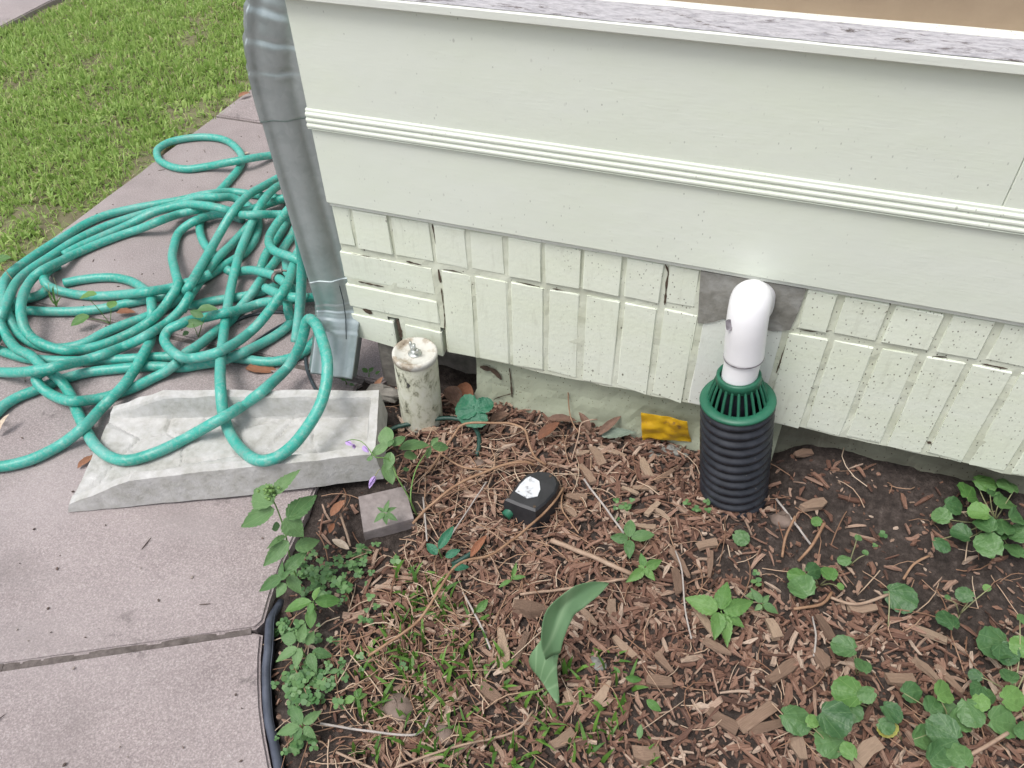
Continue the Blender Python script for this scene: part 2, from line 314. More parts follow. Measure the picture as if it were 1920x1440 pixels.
def box(x0, x1, y0, y1, z0, z1, bev=0.0):
    if bev <= 0:
        v = [(x, y, z) for z in (z0, z1) for y in (y0, y1) for x in (x0, x1)]
        return v, [(0, 2, 3, 1), (4, 5, 7, 6), (0, 1, 5, 4), (2, 6, 7, 3), (0, 4, 6, 2), (1, 3, 7, 5)]
    import bmesh
    bm = bmesh.new(); bmesh.ops.create_cube(bm, size=1)
    for q in bm.verts:
        q.co = Vector((x0 + (q.co.x + .5) * (x1 - x0), y0 + (q.co.y + .5) * (y1 - y0), z0 + (q.co.z + .5) * (z1 - z0)))
    bmesh.ops.bevel(bm, geom=bm.edges[:], offset=bev, segments=1, affect='EDGES')
    bm.verts.index_update()
    r = ([tuple(q.co) for q in bm.verts], [tuple(l.vert.index for l in p.loops) for p in bm.faces]); bm.free(); return r
def catmull(P, step=0.008):
    P = np.asarray(P, float); Q = np.vstack([2 * P[0] - P[1], P, 2 * P[-1] - P[-2]]); out = []
    for i in range(1, len(Q) - 2):
        p0, p1, p2, p3 = Q[i - 1], Q[i], Q[i + 1], Q[i + 2]
        n = max(2, int(np.linalg.norm(p2 - p1) / step))
        for k in range(n):
            s = k / n
            out.append(0.5 * ((2 * p1) + (p2 - p0) * s + (2 * p0 - 5 * p1 + 4 * p2 - p3) * s * s + (3 * p1 - p0 - 3 * p2 + p3) * s ** 3))
    out.append(Q[-2]); return np.array(out)
def tube(path, r, sides=8, r1=None, cap=True, section=None, up=(0, 0, 1), scale=None):
    path = np.asarray(path, float); n = len(path); V, Fc = [], []
    T = np.gradient(path, axis=0); T /= np.linalg.norm(T, axis=1)[:, None] + 1e-12
    u = np.asarray(up, float)
    if abs(np.dot(u, T[0])) > 0.95: u = np.array([1., 0, 0])
    u = u - T[0] * np.dot(u, T[0]); u /= np.linalg.norm(u)
    if section is None:
        section = [(math.cos(2 * math.pi * k / sides), math.sin(2 * math.pi * k / sides)) for k in range(sides)]
    S = len(section)
    for i in range(n):
        u = u - T[i] * np.dot(u, T[i]); u /= np.linalg.norm(u) + 1e-12; wv = np.cross(T[i], u)
        rr = r if r1 is None else r + (r1 - r) * i / (n - 1)
        if scale is not None: rr = rr * scale[i]
        for a, b_ in section: V.append(path[i] + rr * (a * u + b_ * wv))
    for i in range(n - 1):
        for k in range(S):
            k2 = (k + 1) % S; Fc.append((i * S + k, i * S + k2, (i + 1) * S + k2, (i + 1) * S + k))
    if cap: Fc.append(tuple(range(S - 1, -1, -1))); Fc.append(tuple((n - 1) * S + k for k in range(S)))
    return V, Fc
def lathe(prof, c, sides=32, axis=None):
    """profile (r, h) turned about the axis through c"""
    A = np.array((0, 0, 1.) if axis is None else axis, float); A /= np.linalg.norm(A)
    u = np.cross(A, (0, 1., 0)); u /= np.linalg.norm(u); v_ = np.cross(A, u); V, Fc = [], []
    for r, h in prof:
        for k in range(sides):
            a = 2 * math.pi * k / sides; V.append(np.asarray(c) + A * h + r * (math.cos(a) * u + math.sin(a) * v_))
    for i in range(len(prof) - 1):
        for k in range(sides):
            k2 = (k + 1) % sides; Fc.append((i * sides + k, i * sides + k2, (i + 1) * sides + k2, (i + 1) * sides + k))
    return V, Fc
def vnoise(x, y, seed=0):
    """smooth value noise on arrays"""
    x = np.asarray(x, float); y = np.asarray(y, float)
    xi, yi = np.floor(x).astype(int), np.floor(y).astype(int); fx, fy = x - xi, y - yi
    fx = fx * fx * (3 - 2 * fx); fy = fy * fy * (3 - 2 * fy)
    def h(a, b_):
        n = (a * 374761393 + b_ * 668265263 + seed * 982451653) & 0x7fffffff
        n = ((n ^ (n >> 13)) * 1274126177) & 0x7fffffff
        return ((n ^ (n >> 16)) & 0xffff) / 65535.0
    return (h(xi, yi) * (1 - fx) + h(xi + 1, yi) * fx) * (1 - fy) + (h(xi, yi + 1) * (1 - fx) + h(xi + 1, yi + 1) * fx) * fy
def grid_faces(nx, ny, off=0):
    i, j = np.meshgrid(np.arange(nx - 1), np.arange(ny - 1)); a = (j * nx + i).ravel() + off
    return np.stack([a, a + 1, a + nx + 1, a + nx], 1).tolist()

# ------------------------------------------------------------------ the ground
g0 = obj('ground', box(-60, 60, -60, 60, -0.30, -0.12), 'brown_ground'); tag(g0, kind='structure')

EDGE = np.array([(-0.70, 1.02), (-0.665, 0.86), (-0.640, 0.72), (-0.626, 0.642), (-0.616, 0.566), (-0.593, 0.482), (-0.557, 0.41), (-0.510, 0.341), (-0.463, 0.288), (-0.38, 0.21), (-0.25, 0.10), (-0.05, 0.0), (0.4, -0.15), (1.4, -0.4)])
def edge_x(y): return np.interp(y, EDGE[::-1, 1], EDGE[::-1, 0])
def soil_z(x, y):
    x = np.asarray(x, float); y = np.asarray(y, float)
    z = -0.006 + 0.022 * (vnoise(x * 7, y * 7, 1) - 0.5) + 0.010 * (vnoise(x * 23, y * 23, 2) - 0.5) + 0.005 * (vnoise(x * 70, y * 70, 3) - 0.5)
    z = z + 0.055 / (1 + np.exp(-(x - 0.135) / 0.02)) * np.exp(-(np.maximum(0, 1.07 - y) / 0.115) ** 2)
    z = z - 0.02 * np.exp(-((x + 0.50) / 0.07) ** 2 - ((y - 1.06) / 0.08) ** 2)
    z = z - 0.010 * np.exp(-((edge_x(y) - x) / 0.05) ** 2)
    return np.where(x < edge_x(y) + 0.004 - 0.022 * np.clip((y - 0.46) / 0.05, 0, 1), -0.05, z)
xs = np.arange(-0.76, 1.5, 0.009); ys = np.arange(-0.45, 1.24, 0.009)
X, Y = np.meshgrid(xs, ys)
o = obj('garden_bed', (np.stack([X.ravel(), Y.ravel(), soil_z(X, Y).ravel()], 1), grid_faces(len(xs), len(ys))), 'soil', smooth=True); tag(o, kind='structure')
xs = np.arange(-3.05, -1.66, 0.02); ys = np.arange(-1.0, 6.0, 0.02); X, Y = np.meshgrid(xs, ys)
lz = -0.012 + 0.02 * (vnoise(X * 9, Y * 9, 5) - 0.5) + 0.012 * (vnoise(X * 30, Y * 30, 6) - 0.5) + 0.03 * np.clip((-1.75 - X) / 0.5, 0, 1)
o = obj('lawn', (np.stack([X.ravel(), Y.ravel(), lz.ravel()], 1), grid_faces(len(xs), len(ys))), 'lawn_soil', smooth=True); tag(o, kind='structure')
def lawn_z(x, y): return -0.012 + 0.02 * (vnoise(x * 9, y * 9, 5) - 0.5) + 0.012 * (vnoise(x * 30, y * 30, 6) - 0.5) + 0.03 * np.clip((-1.75 - x) / 0.5, 0, 1)

def slab(poly, zt, parent, th=0.09, bev=0.004, mat='pink_concrete'):
    import bmesh
    bm = bmesh.new(); vs = [bm.verts.new((x, y, zt - th)) for x, y in poly]; f = bm.faces.new(vs); f.normal_update()
    if f.normal.z < 0: f.normal_flip()
    r = bmesh.ops.extrude_face_region(bm, geom=[f])
    top = [q for q in r['geom'] if isinstance(q, bmesh.types.BMVert)]
    for q in top: q.co.z = zt
    bm.normal_update()
    ed = [e for e in bm.edges if all(v.co.z > zt - 1e-5 for v in e.verts)]
    bmesh.ops.bevel(bm, geom=ed, offset=bev, segments=3, affect='EDGES')
    bmesh.ops.recalc_face_normals(bm, faces=bm.faces[:]); bm.verts.index_update()
    vf = ([tuple(q.co) for q in bm.verts], [tuple(l.vert.index for l in p.loops) for p in bm.faces]); bm.free()
    return obj('slab', vf, mat, parent)
side = tag(bpy.data.objects.new('sidewalk', None), kind='structure'); COL.objects.link(side); side.location = (-1.2, 1.0, 0)
def wob(a, b_, n, amp, seed):
    a = np.array(a); b_ = np.array(b_); t_ = np.linspace(0, 1, n); d = b_ - a; nn = np.array([-d[1], d[0]]) / np.linalg.norm(d)
    return [tuple(a + d * s + nn * amp * (vnoise(s * n * 0.7, 0.3, seed) - 0.5)) for s in t_]
GX = -1.715
slab([(GX, 1.989), (-0.80, 1.989), (-0.80, 6.0), (GX, 6.0)], 0.002, side)
slab(wob((GX, 1.979), (GX, 1.02), 14, 0.008, 3) + [(-0.66, 1.024), (-0.645, 1.06), (-0.655, 1.12), (-0.62, 1.14), (-0.62, 1.2), (-0.80, 1.6), (-0.80, 1.979)], 0.0, side)
el_ = [(edge_x(y) - 0.0115, y) for y in np.linspace(1.00, 0.475, 16)]
slab([(GX, 1.010)] + wob((GX, 1.0), (GX, -0.09), 12, 0.008, 4) + [(-0.939, 0.2855), (-0.606, 0.460)] + el_[::-1] + [(-0.70, 1.012)], -0.001, side)
el2 = [(edge_x(y) - 0.0115, y) for y in np.linspace(0.455, 0.02, 14)]
slab([(-0.607, 0.4535)] + el2 + [(-0.05, -0.1), (0.4, -0.25), (0.3, -1.2), (-1.6, -1.2), (GX, -0.10), (-0.936, 0.2795)], -0.002, side)
for (xa, ya), (xb, yb) in (((GX, 1.984), (-0.8, 1.984)), ((GX, 1.015), (-0.70, 1.018)), ((GX + 0.02, -0.085), (-0.9375, 0.2825)), ((-0.9375, 0.2825), (-0.612, 0.457))):
    P_ = catmull([(xa + (xb - xa) * q, ya + (yb - ya) * q, -0.0085 + 0.002 * vnoise(q * 30, 0.0, 77)) for q in np.linspace(0, 1, 30)], 0.02)
    obj('joint_dirt', tube(P_, 1.0, section=[(0.003, 0.007), (0.003, -0.007), (-0.01, -0.007), (-0.01, 0.007)]), 'joint_grit', side)
fp = tag(bpy.data.objects.new('far_path', None), kind='structure'); COL.objects.link(fp); fp.location = (-3.4, 3, 0)
slab([(-3.9, -1), (-2.93, -1), (-2.88, 2.0), (-2.93, 2.6), (-2.97, 6), (-3.9, 6)], 0.042, fp)

# ------------------------------------------------------------------ the house
FACE = 1.025
house = thing('house', 'white painted house wall with brick base and fluted wooden trim', 'house', (-0.69, FACE, 0.0))
bw = bpy.data.objects.new('brick_wall', None); bw.parent = house; COL.objects.link(bw)
XR = 1.6
def brick(x0, x1, z0, z1, mat='brick_paint', jit=0.0025, d=0.0, rag=False):
    v, f = box(x0 + rnd.uniform(0, jit), x1 - rnd.uniform(0, jit), FACE + rnd.uniform(-0.0012, 0.0012) + d, FACE + 0.05, z0 + rnd.uniform(0, jit), z1 - rnd.uniform(0, jit), 0.0016)
    v = np.array(v); v += rng.uniform(-0.0012, 0.0012, v.shape)
    if rag:
        low = v[:, 2] < z0 + 0.01; v[low, 2] += rng.uniform(-0.006, 0.003, low.sum())
    return obj('brick', (v, f), mat, bw)
JH = 0.0036
sx = [-0.507, -0.444, -0.377, -0.311, -0.248, -0.182, -0.119, -0.056]
for a, b_ in zip(sx[:-1], sx[1:]): brick(a + JH, b_ - JH, 0.128 + 0.0, 0.315 + (a + 0.5) * 0.012, rag=True)
sxr = [0.078, 0.144, 0.210, 0.272, 0.334, 0.397, 0.460, 0.524, 0.588, 0.652, 0.716, 0.78, 0.844]
for a, b_ in zip(sxr[:-1], sxr[1:]): brick(a + JH, b_ - JH, 0.128, 0.322 + (a - 0.08) * 0.02, rag=True)
obj('smooth_render', box(-0.056 + 0.004, 0.078 - 0.003, FACE + 0.001, FACE + 0.05, 0.124, 0.3235, 0.004), 'smooth_paint', bw)
hx = [-0.700, -0.661, -0.589, -0.513, -0.446, -0.380, -0.316, -0.251, -0.185, -0.118, -0.064]
for i, (a, b_) in enumerate(zip(hx[:-1], hx[1:])): brick(a + JH - 0.001, b_ - JH + 0.001, 0.326 + (a + 0.5) * 0.012 if i > 2 else 0.327, 0.4065)
hxr = [0.086, 0.137, 0.208, 0.281, 0.347, 0.414, 0.480, 0.546, 0.612, 0.68, 0.75, 0.82]
for a, b_ in zip(hxr[:-1], hxr[1:]): brick(a + JH, b_ - JH, 0.332 + (a - 0.08) * 0.02, 0.4065)
brick(-0.700, -0.518, 0.253, 0.314); brick(-0.702, -0.516, 0.187, 0.242)
brick(-0.703, -0.612, 0.110, 0.172, rag=True); brick(-0.590, -0.514, 0.112, 0.171, rag=True)
# recessed mortar behind the bricks
def mortar_sheet(x0, x1, z0, z1, rag=0.0):
    xs_ = np.arange(x0, x1, 0.012); zs_ = np.linspace(z0, z1, max(3, int((z1 - z0) / 0.014))); A, B = np.meshgrid(xs_, zs_)
    B = B - rag * (vnoise(A * 35, A * 0, 42)) * (B < z0 + 1e-6)
    Yv = FACE + 0.0024 + 0.0020 * (vnoise(A * 70, B * 70, 43) - .5) + 0.002 * (vnoise(A * 22, B * 22, 44) - .5)
    n_ = len(zs_); v = np.stack([A.ravel(), Yv.ravel(), B.ravel()], 1); k = len(xs_); f = grid_faces(k, n_)
    v = np.vstack([v, [(p[0], FACE + 0.05, p[2]) for p in v[:k]]]); nb_ = len(v) - k
    return v, f + [(i, nb_ + i, nb_ + i + 1, i + 1) for i in range(k - 1)]
obj('mortar', join([mortar_sheet(-0.696, 1.6, 0.18, 0.4075), mortar_sheet(-0.506, 1.6, 0.127, 0.1801, 0.006), mortar_sheet(-0.600, -0.5055, 0.122, 0.1802), mortar_sheet(-0.696, -0.612, 0.125, 0.1802)]), 'joint_paint', bw)
# cement patch round the white pipe
pv = [(-0.0665, 0.4068), (0.0875, 0.4068), (0.0862, 0.37), (0.0835, 0.346), (0.081, 0.328), (0.058, 0.3185), (0.03, 0.321), (0.012, 0.328), (-0.004, 0.322), (-0.020, 0.325), (-0.032, 0.316), (-0.045, 0.309), (-0.0575, 0.307), (-0.0600, 0.335), (-0.0625, 0.36)]
n_ = len(pv); yy0 = FACE - 0.0018
obj('cement_patch', ([(x, yy0 + rnd.uniform(-0.0005, 0.0005), z) for x, z in pv] + [(x, FACE + 0.02, z) for x, z in pv], [tuple(range(n_))[::-1]] + [(i, (i + 1) % n_, n_ + (i + 1) % n_, n_ + i) for i in range(n_)]), 'cement', bw)
# foundation under the bricks: rough parged face with ragged left end
def rough_wall(x0, x1, z0, z1, y, amp, seed, step=0.012):
    xs_ = np.arange(x0, x1, step); zs_ = np.linspace(z0, z1, 14); A, B = np.meshgrid(xs_, zs_)
    yv = y + amp * (vnoise(A * 25, B * 25, seed) - 0.5) * 2 + amp * 0.7 * (vnoise(A * 80, B * 80, seed + 1) - 0.5) - 0.012 * np.clip(0.06 - B, 0, 1) / 0.06 * 0.5
    A = A + 0.014 * (vnoise(B * 40, B * 0, seed + 2) - 0.5) * (A < x0 + 0.02)
    v = np.stack([A.ravel(), yv.ravel(), B.ravel()], 1)
    f = grid_faces(len(xs_), 14); nb = len(v)
    # return at the left end
    L = [j * len(xs_) for j in range(14)]
    v = np.vstack([v, [(v[k][0] + 0.01, y + 0.14, v[k][2]) for k in L]])
    f += [(L[j], nb + j, nb + j + 1, L[j + 1]) for j in range(13)]
    return v, f
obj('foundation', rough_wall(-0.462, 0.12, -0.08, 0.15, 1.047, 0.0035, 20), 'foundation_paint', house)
obj('foundation', rough_wall(0.113, 1.6, -0.08, 0.15, 1.072, 0.005, 25), 'shaded_stained_foundation', house)
obj('footing', box(-0.625, -0.45, 1.125, 1.3, -0.1, 0.16, 0.004), 'dark_concrete', house)
obj('corner_pier', (np.array(box(-0.664, -0.618, 1.035, 1.12, -0.06, 0.144, 0.006)[0]) + rng.uniform(-0.002, 0.002, (24, 3)), box(-0.664, -0.618, 1.035, 1.12, -0.06, 0.144, 0.006)[1]), 'dark_concrete', house)
# boards, drip strip, fluted band, sill
obj('drip_strip', box(-0.698, XR, FACE - 0.004, FACE + 0.04, 0.4085, 0.4155, 0.0015), 'sill_paint', house)
obj('siding_board', box(-0.700, XR, FACE - 0.009, FACE + 0.04, 0.4162, 0.5515, 0.0025), 'wall_paint', house)
obj('siding_board', box(-0.700, 0.283, FACE - 0.008, FACE + 0.04, 0.582, 0.748, 0.0012), 'wall_paint', house)
obj('siding_board', box(0.2836, XR, FACE - 0.0083, FACE + 0.04, 0.582, 0.748, 0.0012), 'wall_paint', house)
prof = [(FACE + 0.03, 0.5525), (FACE - 0.0140, 0.5525)]
for k in range(3):
    z0 = 0.5535 + k * 0.0088
    for s in range(6): a = math.pi * s / 5; prof.append((FACE - 0.0122 + 0.0008 * k - 0.0030 * math.sin(a), z0 + 0.0037 * (1 - math.cos(a))))
prof += [(FACE - 0.0105, 0.5818), (FACE - 0.0092, 0.5835), (FACE + 0.03, 0.5835)]
n_ = len(prof)
obj('fluted_band', ([(-0.702, y, z) for y, z in prof] + [(XR, y, z) for y, z in prof], [(i, i + 1, n_ + i + 1, n_ + i) for i in range(n_ - 1)] + [tuple(range(n_))[::-1]]), 'wall_paint', house)
so_ = obj('sill', box(-0.712, XR, 1.003, FACE + 0.04, 0.7485, 0.7618, 0.0018), 'sill_paint', house)
xs_ = np.arange(-0.71, XR, 0.01); ys_ = np.linspace(1.006, 1.066, 7); A, B = np.meshgrid(xs_, ys_)
obj('sill_top', (np.stack([A.ravel(), (B + 0.003 * (vnoise(A * 30, B * 20, 9) - .5)).ravel(), (0.7623 + 0.0006 * vnoise(A * 90, B * 200, 8) + (B - 1.006) * 0.05).ravel()], 1), grid_faces(len(xs_), 7)), 'dirty_sill', so_)
lip = [(x, 1.058 + 0.006 * (vnoise(x * 9, 0.2, 33) - .5), 0.7630) for x in xs_] + [(x, 1.062 + 0.006 * (vnoise(x * 9, 0.2, 33) - .5), 0.7650) for x in xs_] + [(x, 1.089, 0.7665 + 0.003 * (vnoise(x * 5, 0.7, 34) - .5)) for x in xs_]
obj('caulk_lip', (lip, grid_faces(len(xs_), 3)), 'smooth_paint', so_, True)
obj('upper_wall', box(-0.66, XR, 1.088, 1.25, 0.755, 3.2), 'tan_paint', house)
obj('house_core', box(-0.688, XR, 1.30, 4.5, -0.05, 3.2), 'wall_paint', house)
obj('side_wall', box(-0.6895, -0.64, FACE + 0.051, 4.4, 0.16, 0.754), 'wall_paint', house)
# cracks and missing mortar: dark jagged gaps
def crack(pts, wd, y=FACE + 0.0010):
    pts = [W(px, py, y) for px, py in pts]; c = catmull(pts, 0.006); L, Rr = [], []
    for i, p in enumerate(c):
        t_ = c[min(i + 1, len(c) - 1)] - c[max(i - 1, 0)]; nn = np.array([t_[2], 0, -t_[0]]); nn /= np.linalg.norm(nn) + 1e-9
        h = wd * (0.35 + 0.9 * rnd.random()) * (0.35 if i in (0, len(c) - 1) else 1) / 2
        L.append(p + nn * h); Rr.append(p - nn * h)
    m_ = len(c)
    return obj('crack', (L + Rr, [(i, i + 1, m_ + i + 1, m_ + i) for i in range(m_ - 1)]), 'crack_dark', bw)
crack([(744, 597), (749, 615), (752, 634)], 0.011, FACE + 0.0012); crack([(822, 505), (826, 530)], 0.006); crack([(827, 540), (831, 570), (834, 600), (833, 618)], 0.0025)
crack([(668, 399), (676, 415), (680, 440), (683, 470)], 0.004); crack([(810, 420), (815, 440), (818, 460)], 0.004); crack([(737, 424), (739, 440)], 0.005)
crack([(658, 476), (690, 482), (720, 488)], 0.003); crack([(680, 580), (690, 584), (698, 588)], 0.010); crack([(672, 528), (700, 534), (720, 538)], 0.0035)
crack([(762, 490), (790, 497)], 0.004); crack([(830, 505), (850, 508), (866, 512)], 0.003); crack([(968, 528), (990, 533), (1012, 538)], 0.003); crack([(1036, 541), (1060, 546)], 0.0025)
crack([(1247, 495), (1253, 510), (1250, 530), (1248, 555), (1246, 572)], 0.0035, FACE + 0.0010); crack([(1672, 562), (1662, 585), (1650, 605), (1637, 637)], 0.0025)
crack([(1500, 618), (1530, 622), (1560, 620)], 0.002); crack([(1480, 630), (1468, 665), (1455, 700)], 0.004)
crack([(1740, 832), (1745, 828)], 0.008); crack([(1750, 668), (1775, 670)], 0.004); crack([(1840, 682), (1890, 692)], 0.003)
crack([(900, 688), (925, 695), (940, 712)], 0.012, 1.0425); crack([(920, 752), (935, 745), (960, 738)], 0.003, 1.0415)
crack([(955, 690), (958, 715), (960, 745)], 0.004, 1.0425); crack([(1520, 545), (1540, 548)], 0.003); crack([(760, 400), (790, 408), (830, 414)], 0.004)

# ------------------------------------------------------------------ downspout
ds = thing('downspout', 'galvanised steel rectangular downspout with crimped elbows at house corner', 'downspout', (-0.745, 1.05, 0.0))
def rect_section(hw, hd, flute=0.0035, n=56):
    pts = []
    for k in range(n):
        a = 2 * math.pi * k / n; c, d = math.cos(a), math.sin(a); e = 0.42
        x = math.copysign(abs(c) ** e, c); y = math.copysign(abs(d) ** e, d)
        fx = flute * (0.5 - 0.5 * math.cos(2 * math.pi * (y + 1))) * (abs(x) > 0.9); fy = flute * (0.5 - 0.5 * math.cos(2 * math.pi * (x + 1) * 1.0)) * (abs(y) > 0.9)
        pts.append((y * hd - math.copysign(fy, y), x * hw - math.copysign(fx, x)))
    return pts
sec = rect_section(0.0450, 0.0350, 0.0068)
def crimped(path, crimps, amp=0.035, base=1.0):
    n = len(path); s = np.ones(n) * base; L = np.concatenate([[0], np.cumsum(np.linalg.norm(np.diff(path, axis=0), axis=1))]); L /= L[-1]
    for c in crimps: s -= amp * np.exp(-((L - c) / 0.014) ** 2) - amp * 0.7 * np.exp(-((L - c - 0.028) / 0.018) ** 2)
    return s
up_path = catmull([(-0.712, 1.13, 0.87), (-0.722, 1.10, 0.81), (-0.738, 1.068, 0.735), (-0.753, 1.052, 0.67), (-0.760, 1.050, 0.61), (-0.759, 1.050, 0.555)], 0.0035)
obj('upper_elbow', tube(up_path, 1.0, section=sec, up=(0.42, -0.9, 0), scale=crimped(up_path, (0.28, 0.40, 0.52, 0.64, 0.76), 0.040, 1.05), cap=False), 'galvanised_steel', ds, True)
mid = catmull([(-0.760, 1.050, 0.60), (-0.754, 1.050, 0.45), (-0.747, 1.050, 0.32), (-0.740, 1.050, 0.205)], 0.02)
obj('straight_pipe', tube(mid, 1.0, section=sec, up=(0.42, -0.9, 0), cap=False), 'galvanised_steel', ds, True)
low = catmull([(-0.741, 1.050, 0.245), (-0.739, 1.050, 0.20), (-0.737, 1.044, 0.165), (-0.736, 1.024, 0.128), (-0.737, 1.002, 0.090), (-0.738, 0.975, 0.048)], 0.003)
obj('lower_elbow', tube(low, 1.0, section=sec, up=(0.42, -0.9, 0), scale=crimped(low, (0.26, 0.36, 0.46, 0.56), 0.020, 1.025), cap=False), 'galvanised_steel', ds, True)
sc_ = bpy.data.objects; 
for nme in ('upper_elbow', 'straight_pipe', 'lower_elbow'):
    mo = bpy.data.objects[nme].modifiers.new('thick', 'SOLIDIFY'); mo.thickness = 0.0012
obj('seam', tube([(-0.7125, 1.0225, 0.235), (-0.7105, 1.0215, 0.20), (-0.7085, 1.015, 0.165), (-0.7065, 0.999, 0.125)], 0.0010, 6), 'dark_cable', ds)

# ------------------------------------------------------------------ splash block
RF, RB, LB, LF = np.array((-0.548, 0.786)), np.array((-0.612, 0.932)), np.array((-1.128, 0.782)), np.array((-1.040, 0.556))
cells = [(rng.uniform(0, 1), rng.uniform(0, 1)) for _ in range(16)]
def splash_h(s, t_, full=True):
    s = np.asarray(s, float); t_ = np.asarray(t_, float)
    wd = 0.155 + 0.09 * s; dl = 0.53
    df = t_ * wd; db = (1 - t_) * wd; dr = s * dl
    rim = np.where(s < 0.78, 0.064, 0.064 - 0.046 * (s - 0.78) / 0.22) + 0.003 * (vnoise(s * 18, t_ * 9, 51) - 0.5)
    floor_ = 0.018 - 0.006 * s
    F1 = np.full(s.shape, 9.0); F2 = np.full(s.shape, 9.0)
    for a, b_ in cells:
        d = np.hypot((s - a) * dl, (t_ - b_) * wd); F2 = np.minimum(F2, np.maximum(F1, d)); F1 = np.minimum(F1, d)
    floor_ = floor_ + 0.0045 * np.clip((F2 - F1) / 0.014, 0, 1) ** 0.6 - 0.003 + 0.002 * (vnoise(s * 40, t_ * 20, 52) - .5)
    d = np.minimum(np.minimum(df, db), dr + 0.004)
    k = np.clip((d - 0.018) / 0.010, 0, 1); k = k * k * (3 - 2 * k)
    z = rim * (1 - k) + np.minimum(floor_, rim) * k
    return z + 0.012 * (1 - s)
ns, ntt = 150, 80
S, T_ = np.meshgrid(np.linspace(0, 1, ns), np.linspace(0, 1, ntt))
def splash_xy(s, t_):
    a = RF[None] * (1 - s)[:, None] + LF[None] * s[:, None]; b_ = RB[None] * (1 - s)[:, None] + LB[None] * s[:, None]
    return a * (1 - t_)[:, None] + b_ * t_[:, None]
xy = splash_xy(S.ravel(), T_.ravel()); zz = splash_h(S, T_).ravel()
xy[:, 0] += 0.003 * (vnoise(xy[:, 0] * 40, xy[:, 1] * 40, 53) - .5); xy[:, 1] += 0.004 * (vnoise(xy[:, 0] * 30, xy[:, 1] * 30, 54) - .5)
V = np.column_stack([xy, zz]); Fc = grid_faces(ns, ntt)
ring = list(range(ns)) + [j * ns + ns - 1 for j in range(1, ntt)] + [(ntt - 1) * ns + i for i in range(ns - 2, -1, -1)] + [j * ns for j in range(ntt - 2, 0, -1)]
cen = V[:, :2].mean(0); nb = len(V); sk = []
for k in ring:
    p = V[k]; out = (p[:2] - cen); out /= np.linalg.norm(out)
    sk.append((p[0] + out[0] * 0.008, p[1] + out[1] * 0.008, 0.0005 + 0.011 * (1 - S.ravel()[k])))
V = np.vstack([V, sk]); M_ = len(ring)
Fc += [(ring[i], nb + i, nb + (i + 1) % M_, ring[(i + 1) % M_]) for i in range(M_)] + [tuple(nb + i for i in range(M_))]
o = obj('splash_block', (V, Fc), 'splash_concrete', smooth=False, origin=(cen[0], cen[1], 0)); tag(o, 'weathered pale concrete splash block lying under the green hose', 'splash block')
def splash_at(x, y):
    """height of the splash block's upper face at a point, 0 outside (coarse lookup)"""
    d = np.hypot(xy[:, 0] - x, xy[:, 1] - y); k = d.argmin()
    return zz[k] if d[k] < 0.012 else 0.0

pvp = [(-0.566, 0.735), (-0.497, 0.783), (-0.452, 0.722), (-0.522, 0.668)]
import bmesh as _b
pb = box(0, 1, 0, 1, -0.02, 0.036, 0.0)
def bil(p, q): a = np.array(pvp[3]) * (1 - p) + np.array(pvp[2]) * p; b_ = np.array(pvp[0]) * (1 - p) + np.array(pvp[1]) * p; return a * (1 - q) + b_ * q
pbv = box(0, 1, 0, 1, -0.03, 0.011, 0.005)
o = obj('paver', ([(*bil(max(0, min(1, (x - 0.0))), max(0, min(1, y))), z) for x, y, z in [((v[0] - .5) * 1 + .5, v[1], v[2]) for v in pbv[0]]], pbv[1]), 'paver', origin=(-0.51, 0.727, -0.02))
tag(o, 'small square grey-pink paver half under the splash block corner', 'paver')

# ------------------------------------------------------------------ garden hose: strands traced in stacking order, each laid over those below
HR = 0.0106
placed = np.zeros((0, 3)); hose_parts = []
def strand(pts, tail=0, r=HR):
    """pts: (px, py) or (px, py, z) with z a minimum height of the axis in metres"""
    global placed
    zmin = np.array([p[2] if len(p) > 2 else HR for p in pts]); pix = np.array([[p[0], p[1], z] for p, z in zip(pts, zmin)], float)
    P = np.array([G(a, b_, z) for a, b_, z in pix])
    ln = np.concatenate([[0], np.cumsum(np.linalg.norm(np.diff(P[:, :2], axis=0), axis=1))])
    c = catmull(np.column_stack([pix[:, :2], pix[:, 2] * 1000]), 5.0); c[:, 2] /= 1000
    z = np.maximum(c[:, 2], HR); zb = z.copy()
    for it in range(3):
        Q = np.array([G(a, b_, h) for (a, b_, _), h in zip(c, z)]); need = zb.copy()
        for i, q in enumerate(Q):
            sp = splash_at(q[0], q[1])
            if sp > 0: need[i] = max(need[i], sp + HR)
            if len(placed):
                d = np.hypot(placed[:, 0] - q[0], placed[:, 1] - q[1]); m = d < 1.95 * HR
                if m.any(): need[i] = max(need[i], (placed[m, 2] + np.sqrt((1.95 * HR) ** 2 - d[m] ** 2)).max())
        if tail: need[-tail:] = HR
        zs = need.copy(); n = len(zs)
        for _ in range(14):
            zs[1:-1] = np.maximum(need[1:-1], 0.5 * zs[1:-1] + 0.25 * (zs[:-2] + zs[2:]))
            if tail: zs[-tail:] = np.minimum(zs[-tail:], HR)
            zs = np.maximum(zs, np.concatenate([[0], zs[:-1] - 0.0035])); zs = np.maximum(zs, np.concatenate([zs[1:] - 0.0035, [0]]))
        z = zs
    for _ in range(3): z[1:-1] = 0.5 * z[1:-1] + 0.25 * (z[:-2] + z[2:])
    Q = np.array([G(a, b_, h) for (a, b_, _), h in zip(c, z)])
    Q = catmull(Q[::2] if len(Q) > 8 else Q, 0.008)
    hose_parts.append(tube(Q, r, 14, cap=True)); placed = np.vstack([placed, Q])
    return Q
